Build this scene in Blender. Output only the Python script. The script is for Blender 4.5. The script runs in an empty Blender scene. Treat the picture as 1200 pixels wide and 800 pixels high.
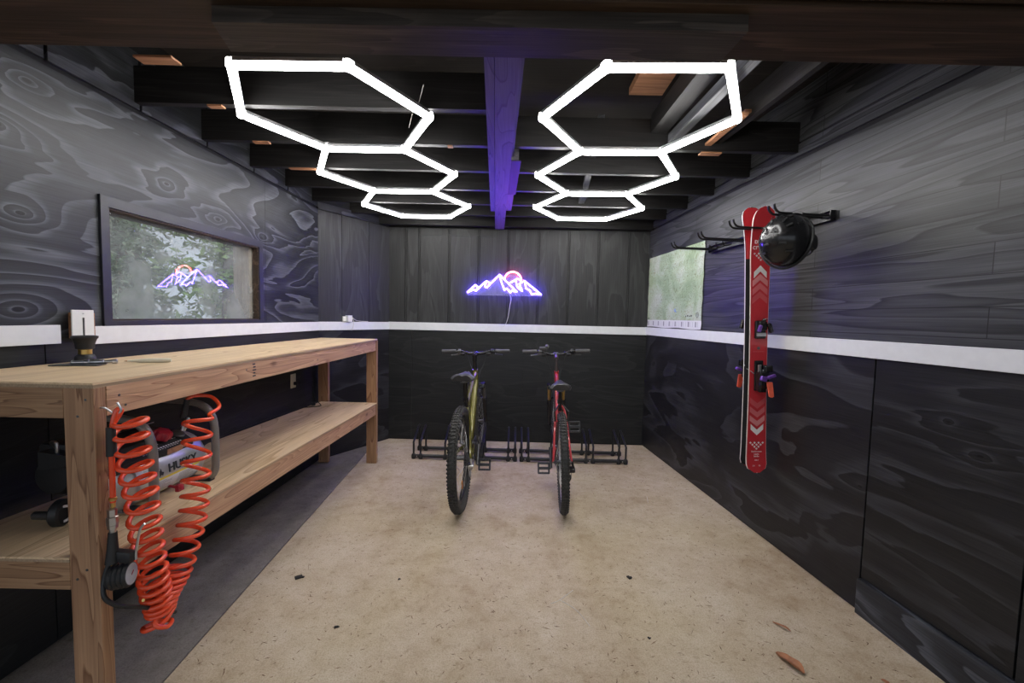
import bpy, bmesh, math, random
from mathutils import Vector, Matrix, Euler
random.seed(7)
PI = math.pi
S = bpy.context.scene
COL = S.collection

# ------------------------------------------------------------------ camera
cam_d = bpy.data.cameras.new('camera')
cam = bpy.data.objects.new('camera', cam_d); COL.objects.link(cam)
cam_d.sensor_width = 36; cam_d.lens = 481.8 / 1200 * 36
cam_d.clip_start = .02; cam_d.clip_end = 200
PITCH, ROLL = 0.05813, 0.02186
right0, up0, fwd = Vector((1, 0, 0)), Vector((0, math.sin(PITCH), math.cos(PITCH))), Vector((0, math.cos(PITCH), -math.sin(PITCH)))
right = right0 * math.cos(ROLL) + up0 * math.sin(ROLL)
up = up0 * math.cos(ROLL) - right0 * math.sin(ROLL)
M = Matrix((right, up, -fwd)).transposed().to_4x4(); M.translation = (0, 0, 1.37)
cam.matrix_world = M
S.camera = cam

# ------------------------------------------------------------------ world and exposure
S.view_settings.view_transform = 'Standard'; S.view_settings.look = 'None'
S.view_settings.exposure = 0.0; S.view_settings.gamma = 1.0; S.view_settings.use_curve_mapping = False
w = bpy.data.worlds.new('world'); S.world = w; w.use_nodes = True
bg = w.node_tree.nodes['Background']
WORLD_STRENGTH = 1.0
LAMP = 37.0
NEON = 170.0
bg.inputs[0].default_value = (.80, .88, 1.0, 1); bg.inputs[1].default_value = WORLD_STRENGTH

sun_d = bpy.data.lights.new('sun', 'SUN'); sun_d.energy = 2.2; sun_d.angle = .35; sun_d.color = (1, .97, .90)  # added to brighten the trees outside; aimed to miss the room
sun = bpy.data.objects.new('sun', sun_d); COL.objects.link(sun)
sun.rotation_euler = Vector((-.60, .22, -.77)).to_track_quat('-Z', 'Y').to_euler()

# ------------------------------------------------------------------ materials
def newmat(name):
    m = bpy.data.materials.new(name); m.use_nodes = True
    nt = m.node_tree; b = nt.nodes['Principled BSDF']
    return m, nt, b

def N(nt, t, **kw):
    n = nt.nodes.new(t)
    for k, v in kw.items():
        if k.startswith('i_'):
            n.inputs[k[2:].replace('_', ' ')].default_value = v
        else: setattr(n, k, v)
    return n

def simple(name, col, rough=.5, metal=0, noise=.12, nscale=30, bump=0, coat=0, spec=.5):
    m, nt, b = newmat(name)
    tc = N(nt, 'ShaderNodeTexCoord'); no = N(nt, 'ShaderNodeTexNoise'); no.inputs['Scale'].default_value = nscale
    no.inputs['Detail'].default_value = 4
    nt.links.new(tc.outputs['Object'], no.inputs['Vector'])
    r = N(nt, 'ShaderNodeValToRGB')
    r.color_ramp.elements[0].position = .3; r.color_ramp.elements[1].position = .7
    r.color_ramp.elements[0].color = [c * (1 - noise) for c in col] + [1]
    r.color_ramp.elements[1].color = [min(1, c * (1 + noise)) for c in col] + [1]
    nt.links.new(no.outputs['Fac'], r.inputs['Fac']); nt.links.new(r.outputs['Color'], b.inputs['Base Color'])
    b.inputs['Roughness'].default_value = rough; b.inputs['Metallic'].default_value = metal
    b.inputs['Coat Weight'].default_value = coat; b.inputs['Specular IOR Level'].default_value = spec
    if bump:
        bp = N(nt, 'ShaderNodeBump'); bp.inputs['Strength'].default_value = bump; bp.inputs['Distance'].default_value = .002
        nt.links.new(no.outputs['Fac'], bp.inputs['Height']); nt.links.new(bp.outputs['Normal'], b.inputs['Normal'])
    return m

def emit(name, col, strength, body=(.9, .9, .9)):
    m, nt, b = newmat(name)
    b.inputs['Base Color'].default_value = (*body, 1)
    b.inputs['Emission Color'].default_value = (*col, 1); b.inputs['Emission Strength'].default_value = strength
    b.inputs['Roughness'].default_value = .4
    return m

LAST = [None]
def rings(nt, axis, freq, along, across, dist=1.2, seed=(0, 0, 0), obj='Object', knots=(), detail=2.2):
    """growth ring lines of peeled or sawn wood: contour lines of a stretched noise field"""
    tc = N(nt, 'ShaderNodeTexCoord'); mp = N(nt, 'ShaderNodeMapping')
    sc = [across] * 3; sc[axis] = along
    mp.inputs['Scale'].default_value = sc; mp.inputs['Location'].default_value = seed
    nt.links.new(tc.outputs[obj], mp.inputs['Vector'])
    no = N(nt, 'ShaderNodeTexNoise'); no.inputs['Scale'].default_value = 1; no.inputs['Detail'].default_value = detail
    no.inputs['Roughness'].default_value = .42; no.inputs['Distortion'].default_value = dist
    nt.links.new(mp.outputs[0], no.inputs['Vector'])
    mu = N(nt, 'ShaderNodeMath', operation='MULTIPLY'); mu.inputs[1].default_value = freq
    field = no.outputs['Fac']; spot = None
    for (kx_, kz_, kr, ka) in knots:      # growth rings closing round a knot
        sub = N(nt, 'ShaderNodeVectorMath', operation='SUBTRACT'); sub.inputs[1].default_value = (kx_, 0, kz_)
        nt.links.new(tc.outputs[obj], sub.inputs[0])
        ml = N(nt, 'ShaderNodeVectorMath', operation='MULTIPLY'); ml.inputs[1].default_value = (.5 / kr, 0, 1 / kr); nt.links.new(sub.outputs[0], ml.inputs[0])
        ln = N(nt, 'ShaderNodeVectorMath', operation='LENGTH'); nt.links.new(ml.outputs[0], ln.inputs[0])
        pw = N(nt, 'ShaderNodeMath', operation='MULTIPLY'); nt.links.new(ln.outputs['Value'], pw.inputs[0]); pw.inputs[1].default_value = -1.6
        ex = N(nt, 'ShaderNodeMath', operation='EXPONENT'); nt.links.new(pw.outputs[0], ex.inputs[0])
        ad = N(nt, 'ShaderNodeMath', operation='MULTIPLY_ADD'); nt.links.new(ex.outputs[0], ad.inputs[0]); ad.inputs[1].default_value = ka; nt.links.new(field, ad.inputs[2]); field = ad.outputs[0]
        lt = N(nt, 'ShaderNodeMath', operation='LESS_THAN'); nt.links.new(ln.outputs['Value'], lt.inputs[0]); lt.inputs[1].default_value = .085
        if spot is None: spot = lt.outputs[0]
        else:
            mxx = N(nt, 'ShaderNodeMath', operation='MAXIMUM'); nt.links.new(spot, mxx.inputs[0]); nt.links.new(lt.outputs[0], mxx.inputs[1]); spot = mxx.outputs[0]
    LAST[0] = spot
    nt.links.new(field, mu.inputs[0])
    fr = N(nt, 'ShaderNodeMath', operation='FRACT'); nt.links.new(mu.outputs[0], fr.inputs[0])
    # fine fibres
    mp2 = N(nt, 'ShaderNodeMapping'); s2 = [160] * 3; s2[axis] = 3.5
    mp2.inputs['Scale'].default_value = s2; nt.links.new(tc.outputs[obj], mp2.inputs['Vector'])
    n2 = N(nt, 'ShaderNodeTexNoise'); n2.inputs['Scale'].default_value = 1; n2.inputs['Detail'].default_value = 3
    nt.links.new(mp2.outputs[0], n2.inputs['Vector'])
    return tc, no, fr, n2

def wood(name, dark, light, axis=0, freq=16, along=.5, across=5, rough=.55, seed=(0, 0, 0), contrast=.5, knots=True, bump=.15, dist=1.2, fibre=.35, spec=.5):
    m, nt, b = newmat(name)
    tc, no, fr, n2 = rings(nt, axis, freq, along, across, dist, seed)
    r = N(nt, 'ShaderNodeValToRGB'); e = r.color_ramp.elements
    e[0].position = 0; e[0].color = (*light, 1)
    e[1].position = .86; e[1].color = tuple(light[i] + (dark[i] - light[i]) * contrast for i in range(3)) + (1,)
    x = e.new(.95); x.color = (*dark, 1); x = e.new(1.0); x.color = (*light, 1)
    nt.links.new(fr.outputs[0], r.inputs['Fac'])
    mx = N(nt, 'ShaderNodeMix', data_type='RGBA', blend_type='MULTIPLY'); mx.inputs[0].default_value = 1
    r2 = N(nt, 'ShaderNodeValToRGB'); r2.color_ramp.elements[0].position = .3; r2.color_ramp.elements[1].position = .7
    r2.color_ramp.elements[0].color = (1 - fibre,) * 3 + (1,); r2.color_ramp.elements[1].color = (1, 1, 1, 1)
    nt.links.new(n2.outputs['Fac'], r2.inputs['Fac'])
    nt.links.new(r.outputs['Color'], mx.inputs[6]); nt.links.new(r2.outputs['Color'], mx.inputs[7])
    out = mx.outputs[2]
    if knots:
        vo = N(nt, 'ShaderNodeTexVoronoi'); vo.inputs['Scale'].default_value = 1
        mp = N(nt, 'ShaderNodeMapping'); s = [7.0] * 3; s[axis] = 3.2
        mp.inputs['Scale'].default_value = s; mp.inputs['Location'].default_value = seed
        nt.links.new(tc.outputs['Object'], mp.inputs['Vector']); nt.links.new(mp.outputs[0], vo.inputs['Vector'])
        rk = N(nt, 'ShaderNodeValToRGB'); rk.color_ramp.elements[0].position = .045; rk.color_ramp.elements[1].position = .13
        rk.color_ramp.elements[0].color = (.22, .12, .07, 1); rk.color_ramp.elements[1].color = (1, 1, 1, 1)
        nt.links.new(vo.outputs['Distance'], rk.inputs['Fac'])
        m2 = N(nt, 'ShaderNodeMix', data_type='RGBA', blend_type='MULTIPLY'); m2.inputs[0].default_value = .85
        nt.links.new(out, m2.inputs[6]); nt.links.new(rk.outputs['Color'], m2.inputs[7]); out = m2.outputs[2]
    nt.links.new(out, b.inputs['Base Color'])
    b.inputs['Roughness'].default_value = rough; b.inputs['Specular IOR Level'].default_value = spec
    bp = N(nt, 'ShaderNodeBump'); bp.inputs['Strength'].default_value = bump; bp.inputs['Distance'].default_value = .002
    nt.links.new(fr.outputs[0], bp.inputs['Height']); nt.links.new(bp.outputs['Normal'], b.inputs['Normal'])
    return m

def painted_ply(name, dark, light, axis=0, freq=9, along=.9, across=3.2, rough=.42, seed=(0, 0, 0), dist=1.0, bump=.35, spec=.32, knots=(), detail=3.2, veins=1.0):
    """black-stained plywood: the ring lines of the veneer show lighter through the paint"""
    m, nt, b = newmat(name)
    tc, no, fr, n2 = rings(nt, axis, freq, along, across, dist, seed, knots=knots, detail=detail); spot = LAST[0]
    r = N(nt, 'ShaderNodeValToRGB'); e = r.color_ramp.elements
    mid = tuple(dark[i] + (light[i] - dark[i]) * .22 for i in range(3))
    e[0].position = 0; e[0].color = (*dark, 1)
    e[1].position = .62; e[1].color = (*mid, 1)
    x = e.new(.92); x.color = (*light, 1); x = e.new(.97); x.color = (*light, 1); x = e.new(1.0); x.color = (*dark, 1)
    nt.links.new(fr.outputs[0], r.inputs['Fac'])
    # broad variation
    n3 = N(nt, 'ShaderNodeTexNoise'); n3.inputs['Scale'].default_value = 1.7; n3.inputs['Detail'].default_value = 3
    nt.links.new(tc.outputs['Object'], n3.inputs['Vector'])
    r3 = N(nt, 'ShaderNodeValToRGB'); r3.color_ramp.elements[0].position = .35; r3.color_ramp.elements[1].position = .68
    nt.links.new(n3.outputs['Fac'], r3.inputs['Fac'])
    mx = N(nt, 'ShaderNodeMix', data_type='RGBA'); mx.inputs[6].default_value = (*mid, 1)
    mr = N(nt, 'ShaderNodeMapRange'); mr.inputs['To Min'].default_value = .45; nt.links.new(r3.outputs['Color'], mr.inputs['Value'])
    nt.links.new(mr.outputs[0], mx.inputs[0]); nt.links.new(r.outputs['Color'], mx.inputs[7])
    m2 = N(nt, 'ShaderNodeMix', data_type='RGBA', blend_type='MULTIPLY'); m2.inputs[0].default_value = 1
    r2 = N(nt, 'ShaderNodeValToRGB'); r2.color_ramp.elements[0].position = .3; r2.color_ramp.elements[1].position = .75
    r2.color_ramp.elements[0].color = (.5,) * 3 + (1,); r2.color_ramp.elements[1].color = (1.0, 1, 1, 1)
    nt.links.new(n2.outputs['Fac'], r2.inputs['Fac'])
    nt.links.new(mx.outputs[2], m2.inputs[6]); nt.links.new(r2.outputs['Color'], m2.inputs[7])
    colout = m2.outputs[2]
    if spot is not None:
        m3 = N(nt, 'ShaderNodeMix', data_type='RGBA'); nt.links.new(spot, m3.inputs[0]); nt.links.new(colout, m3.inputs[6]); m3.inputs[7].default_value = (.006, .006, .006, 1); colout = m3.outputs[2]
    nt.links.new(colout, b.inputs['Base Color'])
    b.inputs['Roughness'].default_value = rough; b.inputs['Specular IOR Level'].default_value = spec
    bp = N(nt, 'ShaderNodeBump'); bp.inputs['Strength'].default_value = bump; bp.inputs['Distance'].default_value = .0015
    ad = N(nt, 'ShaderNodeMath', operation='ADD'); nt.links.new(fr.outputs[0], ad.inputs[0]); nt.links.new(n2.outputs['Fac'], ad.inputs[1])
    nt.links.new(ad.outputs[0], bp.inputs['Height']); nt.links.new(bp.outputs['Normal'], b.inputs['Normal'])
    return m

def concrete(name, c1, c2, c3, seed=0):
    m, nt, b = newmat(name)
    tc = N(nt, 'ShaderNodeTexCoord')
    def nz(scale, det, rough=.6, loc=0):
        mp = N(nt, 'ShaderNodeMapping'); mp.inputs['Location'].default_value = (loc + seed, loc, 0)
        nt.links.new(tc.outputs['Object'], mp.inputs['Vector'])
        n = N(nt, 'ShaderNodeTexNoise'); n.inputs['Scale'].default_value = scale; n.inputs['Detail'].default_value = det
        n.inputs['Roughness'].default_value = rough; nt.links.new(mp.outputs[0], n.inputs['Vector']); return n
    a, f, g, d = nz(1.6, 6, .65), nz(9, 8, .7, 3), nz(170, 3, .6, 5), nz(34, 6, .75, 9)
    r = N(nt, 'ShaderNodeValToRGB'); e = r.color_ramp.elements
    e[0].position = .3; e[0].color = (*c1, 1); e[1].position = .68; e[1].color = (*c3, 1); x = e.new(.48); x.color = (*c2, 1)
    mixf = N(nt, 'ShaderNodeMix'); mixf.inputs[0].default_value = .42
    nt.links.new(a.outputs['Fac'], mixf.inputs[2]); nt.links.new(f.outputs['Fac'], mixf.inputs[3])
    nt.links.new(mixf.outputs[0], r.inputs['Fac'])
    def mul(col, n, lo, hi, dk):
        rr = N(nt, 'ShaderNodeValToRGB'); rr.color_ramp.elements[0].position = lo; rr.color_ramp.elements[1].position = hi
        rr.color_ramp.elements[0].color = (*dk, 1); rr.color_ramp.elements[1].color = (1, 1, 1, 1)
        nt.links.new(n.outputs['Fac'], rr.inputs['Fac'])
        mm = N(nt, 'ShaderNodeMix', data_type='RGBA', blend_type='MULTIPLY'); mm.inputs[0].default_value = 1
        nt.links.new(col, mm.inputs[6]); nt.links.new(rr.outputs['Color'], mm.inputs[7]); return mm.outputs[2]
    c = mul(r.outputs['Color'], g, .35, .55, (.78, .76, .72))
    c = mul(c, d, .27, .46, (.62, .56, .48))
    nt.links.new(c, b.inputs['Base Color'])
    b.inputs['Roughness'].default_value = .75; b.inputs['Specular IOR Level'].default_value = .3
    bp = N(nt, 'ShaderNodeBump'); bp.inputs['Strength'].default_value = .35; bp.inputs['Distance'].default_value = .003
    nt.links.new(d.outputs['Fac'], bp.inputs['Height']); nt.links.new(bp.outputs['Normal'], b.inputs['Normal'])
    return m

mat = {}
KL = ((0.80, 2.02, .10, .55), (.86, 1.72, .09, .5), (.90, 2.22, .09, -.5), (1.50, 2.03, .09, .5), (1.86, 1.93, .10, -.5), (2.28, 1.90, .09, .5), (.84, 1.36, .10, .5))
KR = ((2.52, .60, .07, .25),)
KR2 = ((2.86, 1.0, .05, .25), (2.97, .90, .06, .3))
mat['ply_left'] = painted_ply('painted plywood wide grain', (.015, .016, .019), (.145, .155, .178), axis=0, freq=8, along=.95, across=3.0, rough=.44, seed=(3.1, 0, 1.7), dist=.9, knots=KL, detail=3.6)
mat['ply_right'] = painted_ply('painted plywood panel', (.015, .014, .015), (.062, .063, .070), axis=0, freq=5, along=1.0, across=2.6, rough=.40, seed=(8.1, 2, 5.7), dist=1.0, knots=KR)
mat['ply_back'] = painted_ply('painted plywood smooth', (.019, .020, .021), (.036, .037, .038), axis=0, freq=7, along=.8, across=4, rough=.5, seed=(1.1, 7, 2.7))
mat['siding'] = painted_ply('painted vertical siding', (.034, .035, .035), (.062, .063, .064), axis=2, freq=4, along=.8, across=5, rough=.55, seed=(4.1, 7, 2.7))
mat['gap'] = simple('black gap behind boards', (.004, .004, .004), .8)
mat['joist'] = painted_ply('black painted joist', (.015, .014, .014), (.032, .030, .030), axis=0, freq=6, along=.5, across=9, rough=.5, seed=(2, 7, 9))
mat['joist_y'] = painted_ply('black painted beam', (.015, .014, .014), (.032, .030, .030), axis=1, freq=6, along=.5, across=9, rough=.5, seed=(2, 7, 9))
mat['header'] = painted_ply('dark brown header', (.052, .035, .024), (.13, .082, .055), axis=0, freq=5, along=.5, across=7, rough=.6, seed=(5, 5, 5))
mat['frame_black'] = simple('black satin window trim', (.022, .023, .030), .4, noise=.1)
mat['header_board'] = painted_ply('dark header board', (.055, .047, .042), (.13, .11, .095), axis=0, freq=7, along=.6, across=9, rough=.5, seed=(5, 1, 5))
mat['deck'] = painted_ply('dark roof deck', (.018, .014, .012), (.034, .028, .024), axis=0, freq=5, along=.8, across=4, rough=.8)
mat['beam'] = wood('stained centre beam', (.05, .045, .05), (.16, .15, .17), axis=1, freq=9, along=.6, across=7, rough=.5, seed=(1, 2, 9), contrast=.3)
mat['bare'] = wood('bare pine offcut', (.32, .15, .07), (.56, .27, .14), axis=0, freq=8, rough=.6, knots=False)
mat['bare_z'] = wood('weathered tan jamb wood', (.48, .36, .26), (.68, .55, .42), axis=2, freq=8, rough=.6, knots=False)
mat['stripe'] = simple('white painted board', (.74, .75, .77), .45, noise=.03)
mat['pine_x'] = wood('pine lumber across', (.20, .095, .045), (.42, .245, .13), axis=0, freq=12, along=.6, across=9, seed=(2, 3, 4), fibre=.25)  # end boards darkened: weak light on their front faces put into the colour
mat['pine_y'] = wood('pine lumber along', (.34, .16, .085), (.66, .40, .235), axis=1, freq=12, along=.6, across=9, seed=(6, 3, 1), fibre=.25)
mat['pine_z'] = wood('pine lumber upright', (.21, .095, .045), (.46, .26, .14), axis=2, freq=12, along=.6, across=10, seed=(2, 9, 4), fibre=.25)  # legs darkened too, dim front light is part of this colour
mat['ply_top'] = wood('raw plywood sheet', (.56, .36, .19), (.84, .63, .39), axis=1, freq=9, along=.5, across=5, seed=(3, 3, 7), contrast=.45, knots=False, fibre=.18)
mat['ply_edge'] = wood('plywood edge layers', (.22, .14, .08), (.56, .40, .25), axis=1, freq=1, along=.01, across=1, knots=False)
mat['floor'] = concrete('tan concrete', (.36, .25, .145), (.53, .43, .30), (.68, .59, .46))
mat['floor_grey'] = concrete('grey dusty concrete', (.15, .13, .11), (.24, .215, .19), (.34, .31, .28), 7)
mat['soil'] = simple('forest soil', (.10, .085, .06), .9, noise=.4, nscale=3)
mat['alu'] = simple('white aluminium housing', (.62, .63, .65), .35, .6, noise=.03)
mat['tube'] = emit('lit tube', (1, .985, .96), LAMP)
mat['clip'] = emit('lit connector', (1, .985, .96), LAMP * .5)
mat['neon_b'] = emit('blue neon', (.095, .050, 1.0), NEON)
mat['neon_r'] = emit('red neon', (1.0, .10, .08), NEON * .45)
mat['black'] = simple('matte black plastic', (.014, .014, .015), .5, noise=.1)
mat['gloss_black'] = simple('gloss black', (.012, .012, .013), .22, noise=.05)
mat['steel_black'] = simple('black powder coat', (.012, .012, .013), .32, noise=.1)
mat['rubber'] = simple('tyre rubber', (.045, .044, .041), .7, noise=.3, nscale=60)
mat['steel'] = simple('steel', (.55, .55, .56), .28, 1, noise=.08)
mat['darksteel'] = simple('dark steel', (.16, .16, .165), .35, .9, noise=.15)
mat['brass'] = simple('brass', (.62, .42, .14), .3, 1, noise=.05)
mat['olive'] = simple('olive gold frame paint', (.15, .135, .025), .25, .35, noise=.06, coat=.5)
mat['redframe'] = simple('red frame paint', (.50, .045, .055), .3, .1, noise=.06, coat=.5)
mat['grip'] = simple('worn grey grip', (.075, .075, .077), .7, noise=.15)
mat['saddle'] = simple('saddle vinyl', (.035, .035, .038), .38, noise=.2, nscale=50)
mat['amber'] = simple('amber reflector', (.75, .28, .03), .25)
mat['pedal'] = simple('pedal metal', (.045, .045, .048), .4, .4, noise=.1)
mat['orange'] = simple('orange hose plastic', (.80, .075, .022), .24, noise=.04, coat=.4)
mat['tank'] = simple('silver tank paint', (.50, .50, .50), .33, .55, noise=.04)
mat['frame_grey'] = simple('grey tubular frame', (.23, .21, .195), .35, .2, noise=.05)
mat['knob'] = simple('crimson knob', (.34, .012, .03), .3)
mat['yellow'] = simple('yellow label band', (.80, .62, .06), .5)
mat['label_white'] = simple('white label', (.72, .72, .74), .5, noise=.02)
mat['label_grey'] = simple('label print', (.33, .33, .36), .6)
mat['ink'] = simple('dark ink', (.02, .025, .03), .5)
mat['white'] = simple('white plastic', (.78, .78, .76), .35, noise=.02)
mat['cream'] = simple('cream plastic', (.66, .62, .50), .4, noise=.03)
mat['ski_red'] = simple('ski red', (.56, .030, .040), .3, noise=.03, coat=.4)
mat['ski_pink'] = simple('ski pink', (.70, .26, .26), .35, noise=.02)
mat['ski_pink2'] = simple('ski faint pink', (.64, .15, .16), .35, noise=.02)
mat['ski_pink3'] = simple('ski fainter pink', (.60, .095, .105), .35, noise=.02)
mat['ski_white'] = simple('ski white', (.80, .78, .76), .35, noise=.02)
mat['ski_edge'] = simple('ski edge', (.72, .66, .60), .35, noise=.05)
mat['orange_part'] = simple('coral lever', (.80, .13, .07), .4)
mat['purple_part'] = simple('violet lever', (.20, .08, .42), .3, .4)
mat['leaf_brown'] = simple('dry leaf', (.32, .12, .045), .6, noise=.3, nscale=40)
mat['needle'] = simple('dry needles', (.16, .085, .04), .8, noise=.3)
mat['debris'] = simple('dark chip', (.02, .018, .016), .8)
mat['pale'] = simple('pale fibre', (.70, .68, .62), .6)
mat['bark'] = simple('bark', (.13, .10, .075), .9, noise=.4, nscale=12, bump=.6)
mat['foliage'] = simple('conifer foliage', (.14, .21, .10), .7, noise=.75, nscale=3.5)
mat['foliage2'] = simple('pale foliage', (.30, .37, .26), .7, noise=.75, nscale=3.5)
mat['foliage3'] = simple('bright leaf foliage', (.22, .33, .12), .7, noise=.75, nscale=3.5)

def plank_mat():
    """long horizontal stained boards, each with its own grain"""
    m, nt, b = newmat('stained horizontal boards')
    tc, no, fr, n2 = rings(nt, 0, 9, .55, 7, .6, (1, 2, 3))
    br = N(nt, 'ShaderNodeTexBrick'); br.offset = .37; br.squash = 1
    mp = N(nt, 'ShaderNodeMapping'); mp.inputs['Rotation'].default_value = (PI / 2, 0, 0); mp.inputs['Location'].default_value = (.33, .055, 0)
    nt.links.new(tc.outputs['Object'], mp.inputs['Vector']); nt.links.new(mp.outputs[0], br.inputs['Vector'])
    br.inputs['Scale'].default_value = 1; br.inputs['Brick Width'].default_value = 1.25; br.inputs['Row Height'].default_value = .116
    br.inputs['Mortar Size'].default_value = .0018; br.inputs['Mortar Smooth'].default_value = 0; br.inputs['Bias'].default_value = 0
    br.inputs['Color1'].default_value = (.8, .8, .8, 1); br.inputs['Color2'].default_value = (1, 1, 1, 1); br.inputs['Mortar'].default_value = (.12, .12, .12, 1)
    r = N(nt, 'ShaderNodeValToRGB'); e = r.color_ramp.elements
    e[0].position = 0; e[0].color = (.085, .088, .095, 1); e[1].position = .7; e[1].color = (.046, .048, .052, 1)
    x = e.new(.93); x.color = (.016, .017, .019, 1); x = e.new(1.0); x.color = (.085, .088, .095, 1)
    nt.links.new(fr.outputs[0], r.inputs['Fac'])
    r2 = N(nt, 'ShaderNodeValToRGB'); r2.color_ramp.elements[0].position = .3; r2.color_ramp.elements[1].position = .7
    r2.color_ramp.elements[0].color = (.52,) * 3 + (1,); r2.color_ramp.elements[1].color = (1, 1, 1, 1)
    nt.links.new(n2.outputs['Fac'], r2.inputs['Fac'])
    a = N(nt, 'ShaderNodeMix', data_type='RGBA', blend_type='MULTIPLY'); a.inputs[0].default_value = 1
    nt.links.new(r.outputs['Color'], a.inputs[6]); nt.links.new(r2.outputs['Color'], a.inputs[7])
    c = N(nt, 'ShaderNodeMix', data_type='RGBA', blend_type='MULTIPLY'); c.inputs[0].default_value = 1
    nt.links.new(a.outputs[2], c.inputs[6]); nt.links.new(br.outputs['Color'], c.inputs[7])
    nt.links.new(c.outputs[2], b.inputs['Base Color'])
    b.inputs['Roughness'].default_value = .45; b.inputs['Specular IOR Level'].default_value = .35
    bp = N(nt, 'ShaderNodeBump'); bp.inputs['Strength'].default_value = .35; bp.inputs['Distance'].default_value = .0015
    ad = N(nt, 'ShaderNodeMath', operation='ADD'); nt.links.new(fr.outputs[0], ad.inputs[0]); nt.links.new(n2.outputs['Fac'], ad.inputs[1])
    nt.links.new(ad.outputs[0], bp.inputs['Height']); nt.links.new(bp.outputs['Normal'], b.inputs['Normal'])
    return m
mat['planks'] = plank_mat()

def glass_mat(dust=.20):
    m, nt, b = newmat('dusty window glass')
    out = nt.nodes['Material Output']; nt.nodes.remove(b)
    tr = N(nt, 'ShaderNodeBsdfTransparent'); tr.inputs[0].default_value = (.92, .94, .94, 1)
    gl = N(nt, 'ShaderNodeBsdfGlossy'); gl.inputs['Roughness'].default_value = .0; gl.inputs[0].default_value = (1, 1, 1, 1)
    df = N(nt, 'ShaderNodeBsdfTranslucent'); df.inputs[0].default_value = (.75, .77, .78, 1)
    d2 = N(nt, 'ShaderNodeBsdfDiffuse'); d2.inputs[0].default_value = (.5, .5, .5, 1)
    dm = N(nt, 'ShaderNodeMixShader'); dm.inputs[0].default_value = .35
    nt.links.new(df.outputs[0], dm.inputs[1]); nt.links.new(d2.outputs[0], dm.inputs[2])
    lw = N(nt, 'ShaderNodeLayerWeight'); lw.inputs['Blend'].default_value = .5
    pw = N(nt, 'ShaderNodeMath', operation='POWER'); pw.inputs[1].default_value = 4.0; nt.links.new(lw.outputs['Facing'], pw.inputs[0])
    fz = N(nt, 'ShaderNodeMath', operation='MULTIPLY_ADD'); fz.inputs[1].default_value = .9; fz.inputs[2].default_value = .05; nt.links.new(pw.outputs[0], fz.inputs[0])
    m1 = N(nt, 'ShaderNodeMixShader'); nt.links.new(fz.outputs[0], m1.inputs[0]); nt.links.new(tr.outputs[0], m1.inputs[1]); nt.links.new(gl.outputs[0], m1.inputs[2])
    tc = N(nt, 'ShaderNodeTexCoord'); no = N(nt, 'ShaderNodeTexNoise'); no.inputs['Scale'].default_value = 4; no.inputs['Detail'].default_value = 5
    nt.links.new(tc.outputs['Object'], no.inputs['Vector'])
    r = N(nt, 'ShaderNodeMapRange'); r.inputs['From Min'].default_value = .35; r.inputs['From Max'].default_value = .65
    r.inputs['To Min'].default_value = dust * .3; r.inputs['To Max'].default_value = dust * 2.2
    nt.links.new(no.outputs['Fac'], r.inputs['Value'])
    m2 = N(nt, 'ShaderNodeMixShader'); nt.links.new(r.outputs[0], m2.inputs[0]); nt.links.new(m1.outputs[0], m2.inputs[1]); nt.links.new(dm.outputs[0], m2.inputs[2])
    nt.links.new(m2.outputs[0], out.inputs[0])
    return m
mat['glass'] = glass_mat()

def acrylic_mat():
    m, nt, b = newmat('clear acrylic')
    out = nt.nodes['Material Output']; nt.nodes.remove(b)
    tr = N(nt, 'ShaderNodeBsdfTransparent'); tr.inputs[0].default_value = (.97, .97, .97, 1)
    gl = N(nt, 'ShaderNodeBsdfGlossy'); gl.inputs['Roughness'].default_value = .05
    df = N(nt, 'ShaderNodeBsdfDiffuse'); df.inputs[0].default_value = (.8, .8, .8, 1)
    mm = N(nt, 'ShaderNodeMixShader'); mm.inputs[0].default_value = .6; nt.links.new(gl.outputs[0], mm.inputs[1]); nt.links.new(df.outputs[0], mm.inputs[2])
    m1 = N(nt, 'ShaderNodeMixShader'); m1.inputs[0].default_value = .10; nt.links.new(tr.outputs[0], m1.inputs[1]); nt.links.new(mm.outputs[0], m1.inputs[2])
    nt.links.new(m1.outputs[0], out.inputs[0]); return m
mat['acrylic'] = acrylic_mat()

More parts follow.
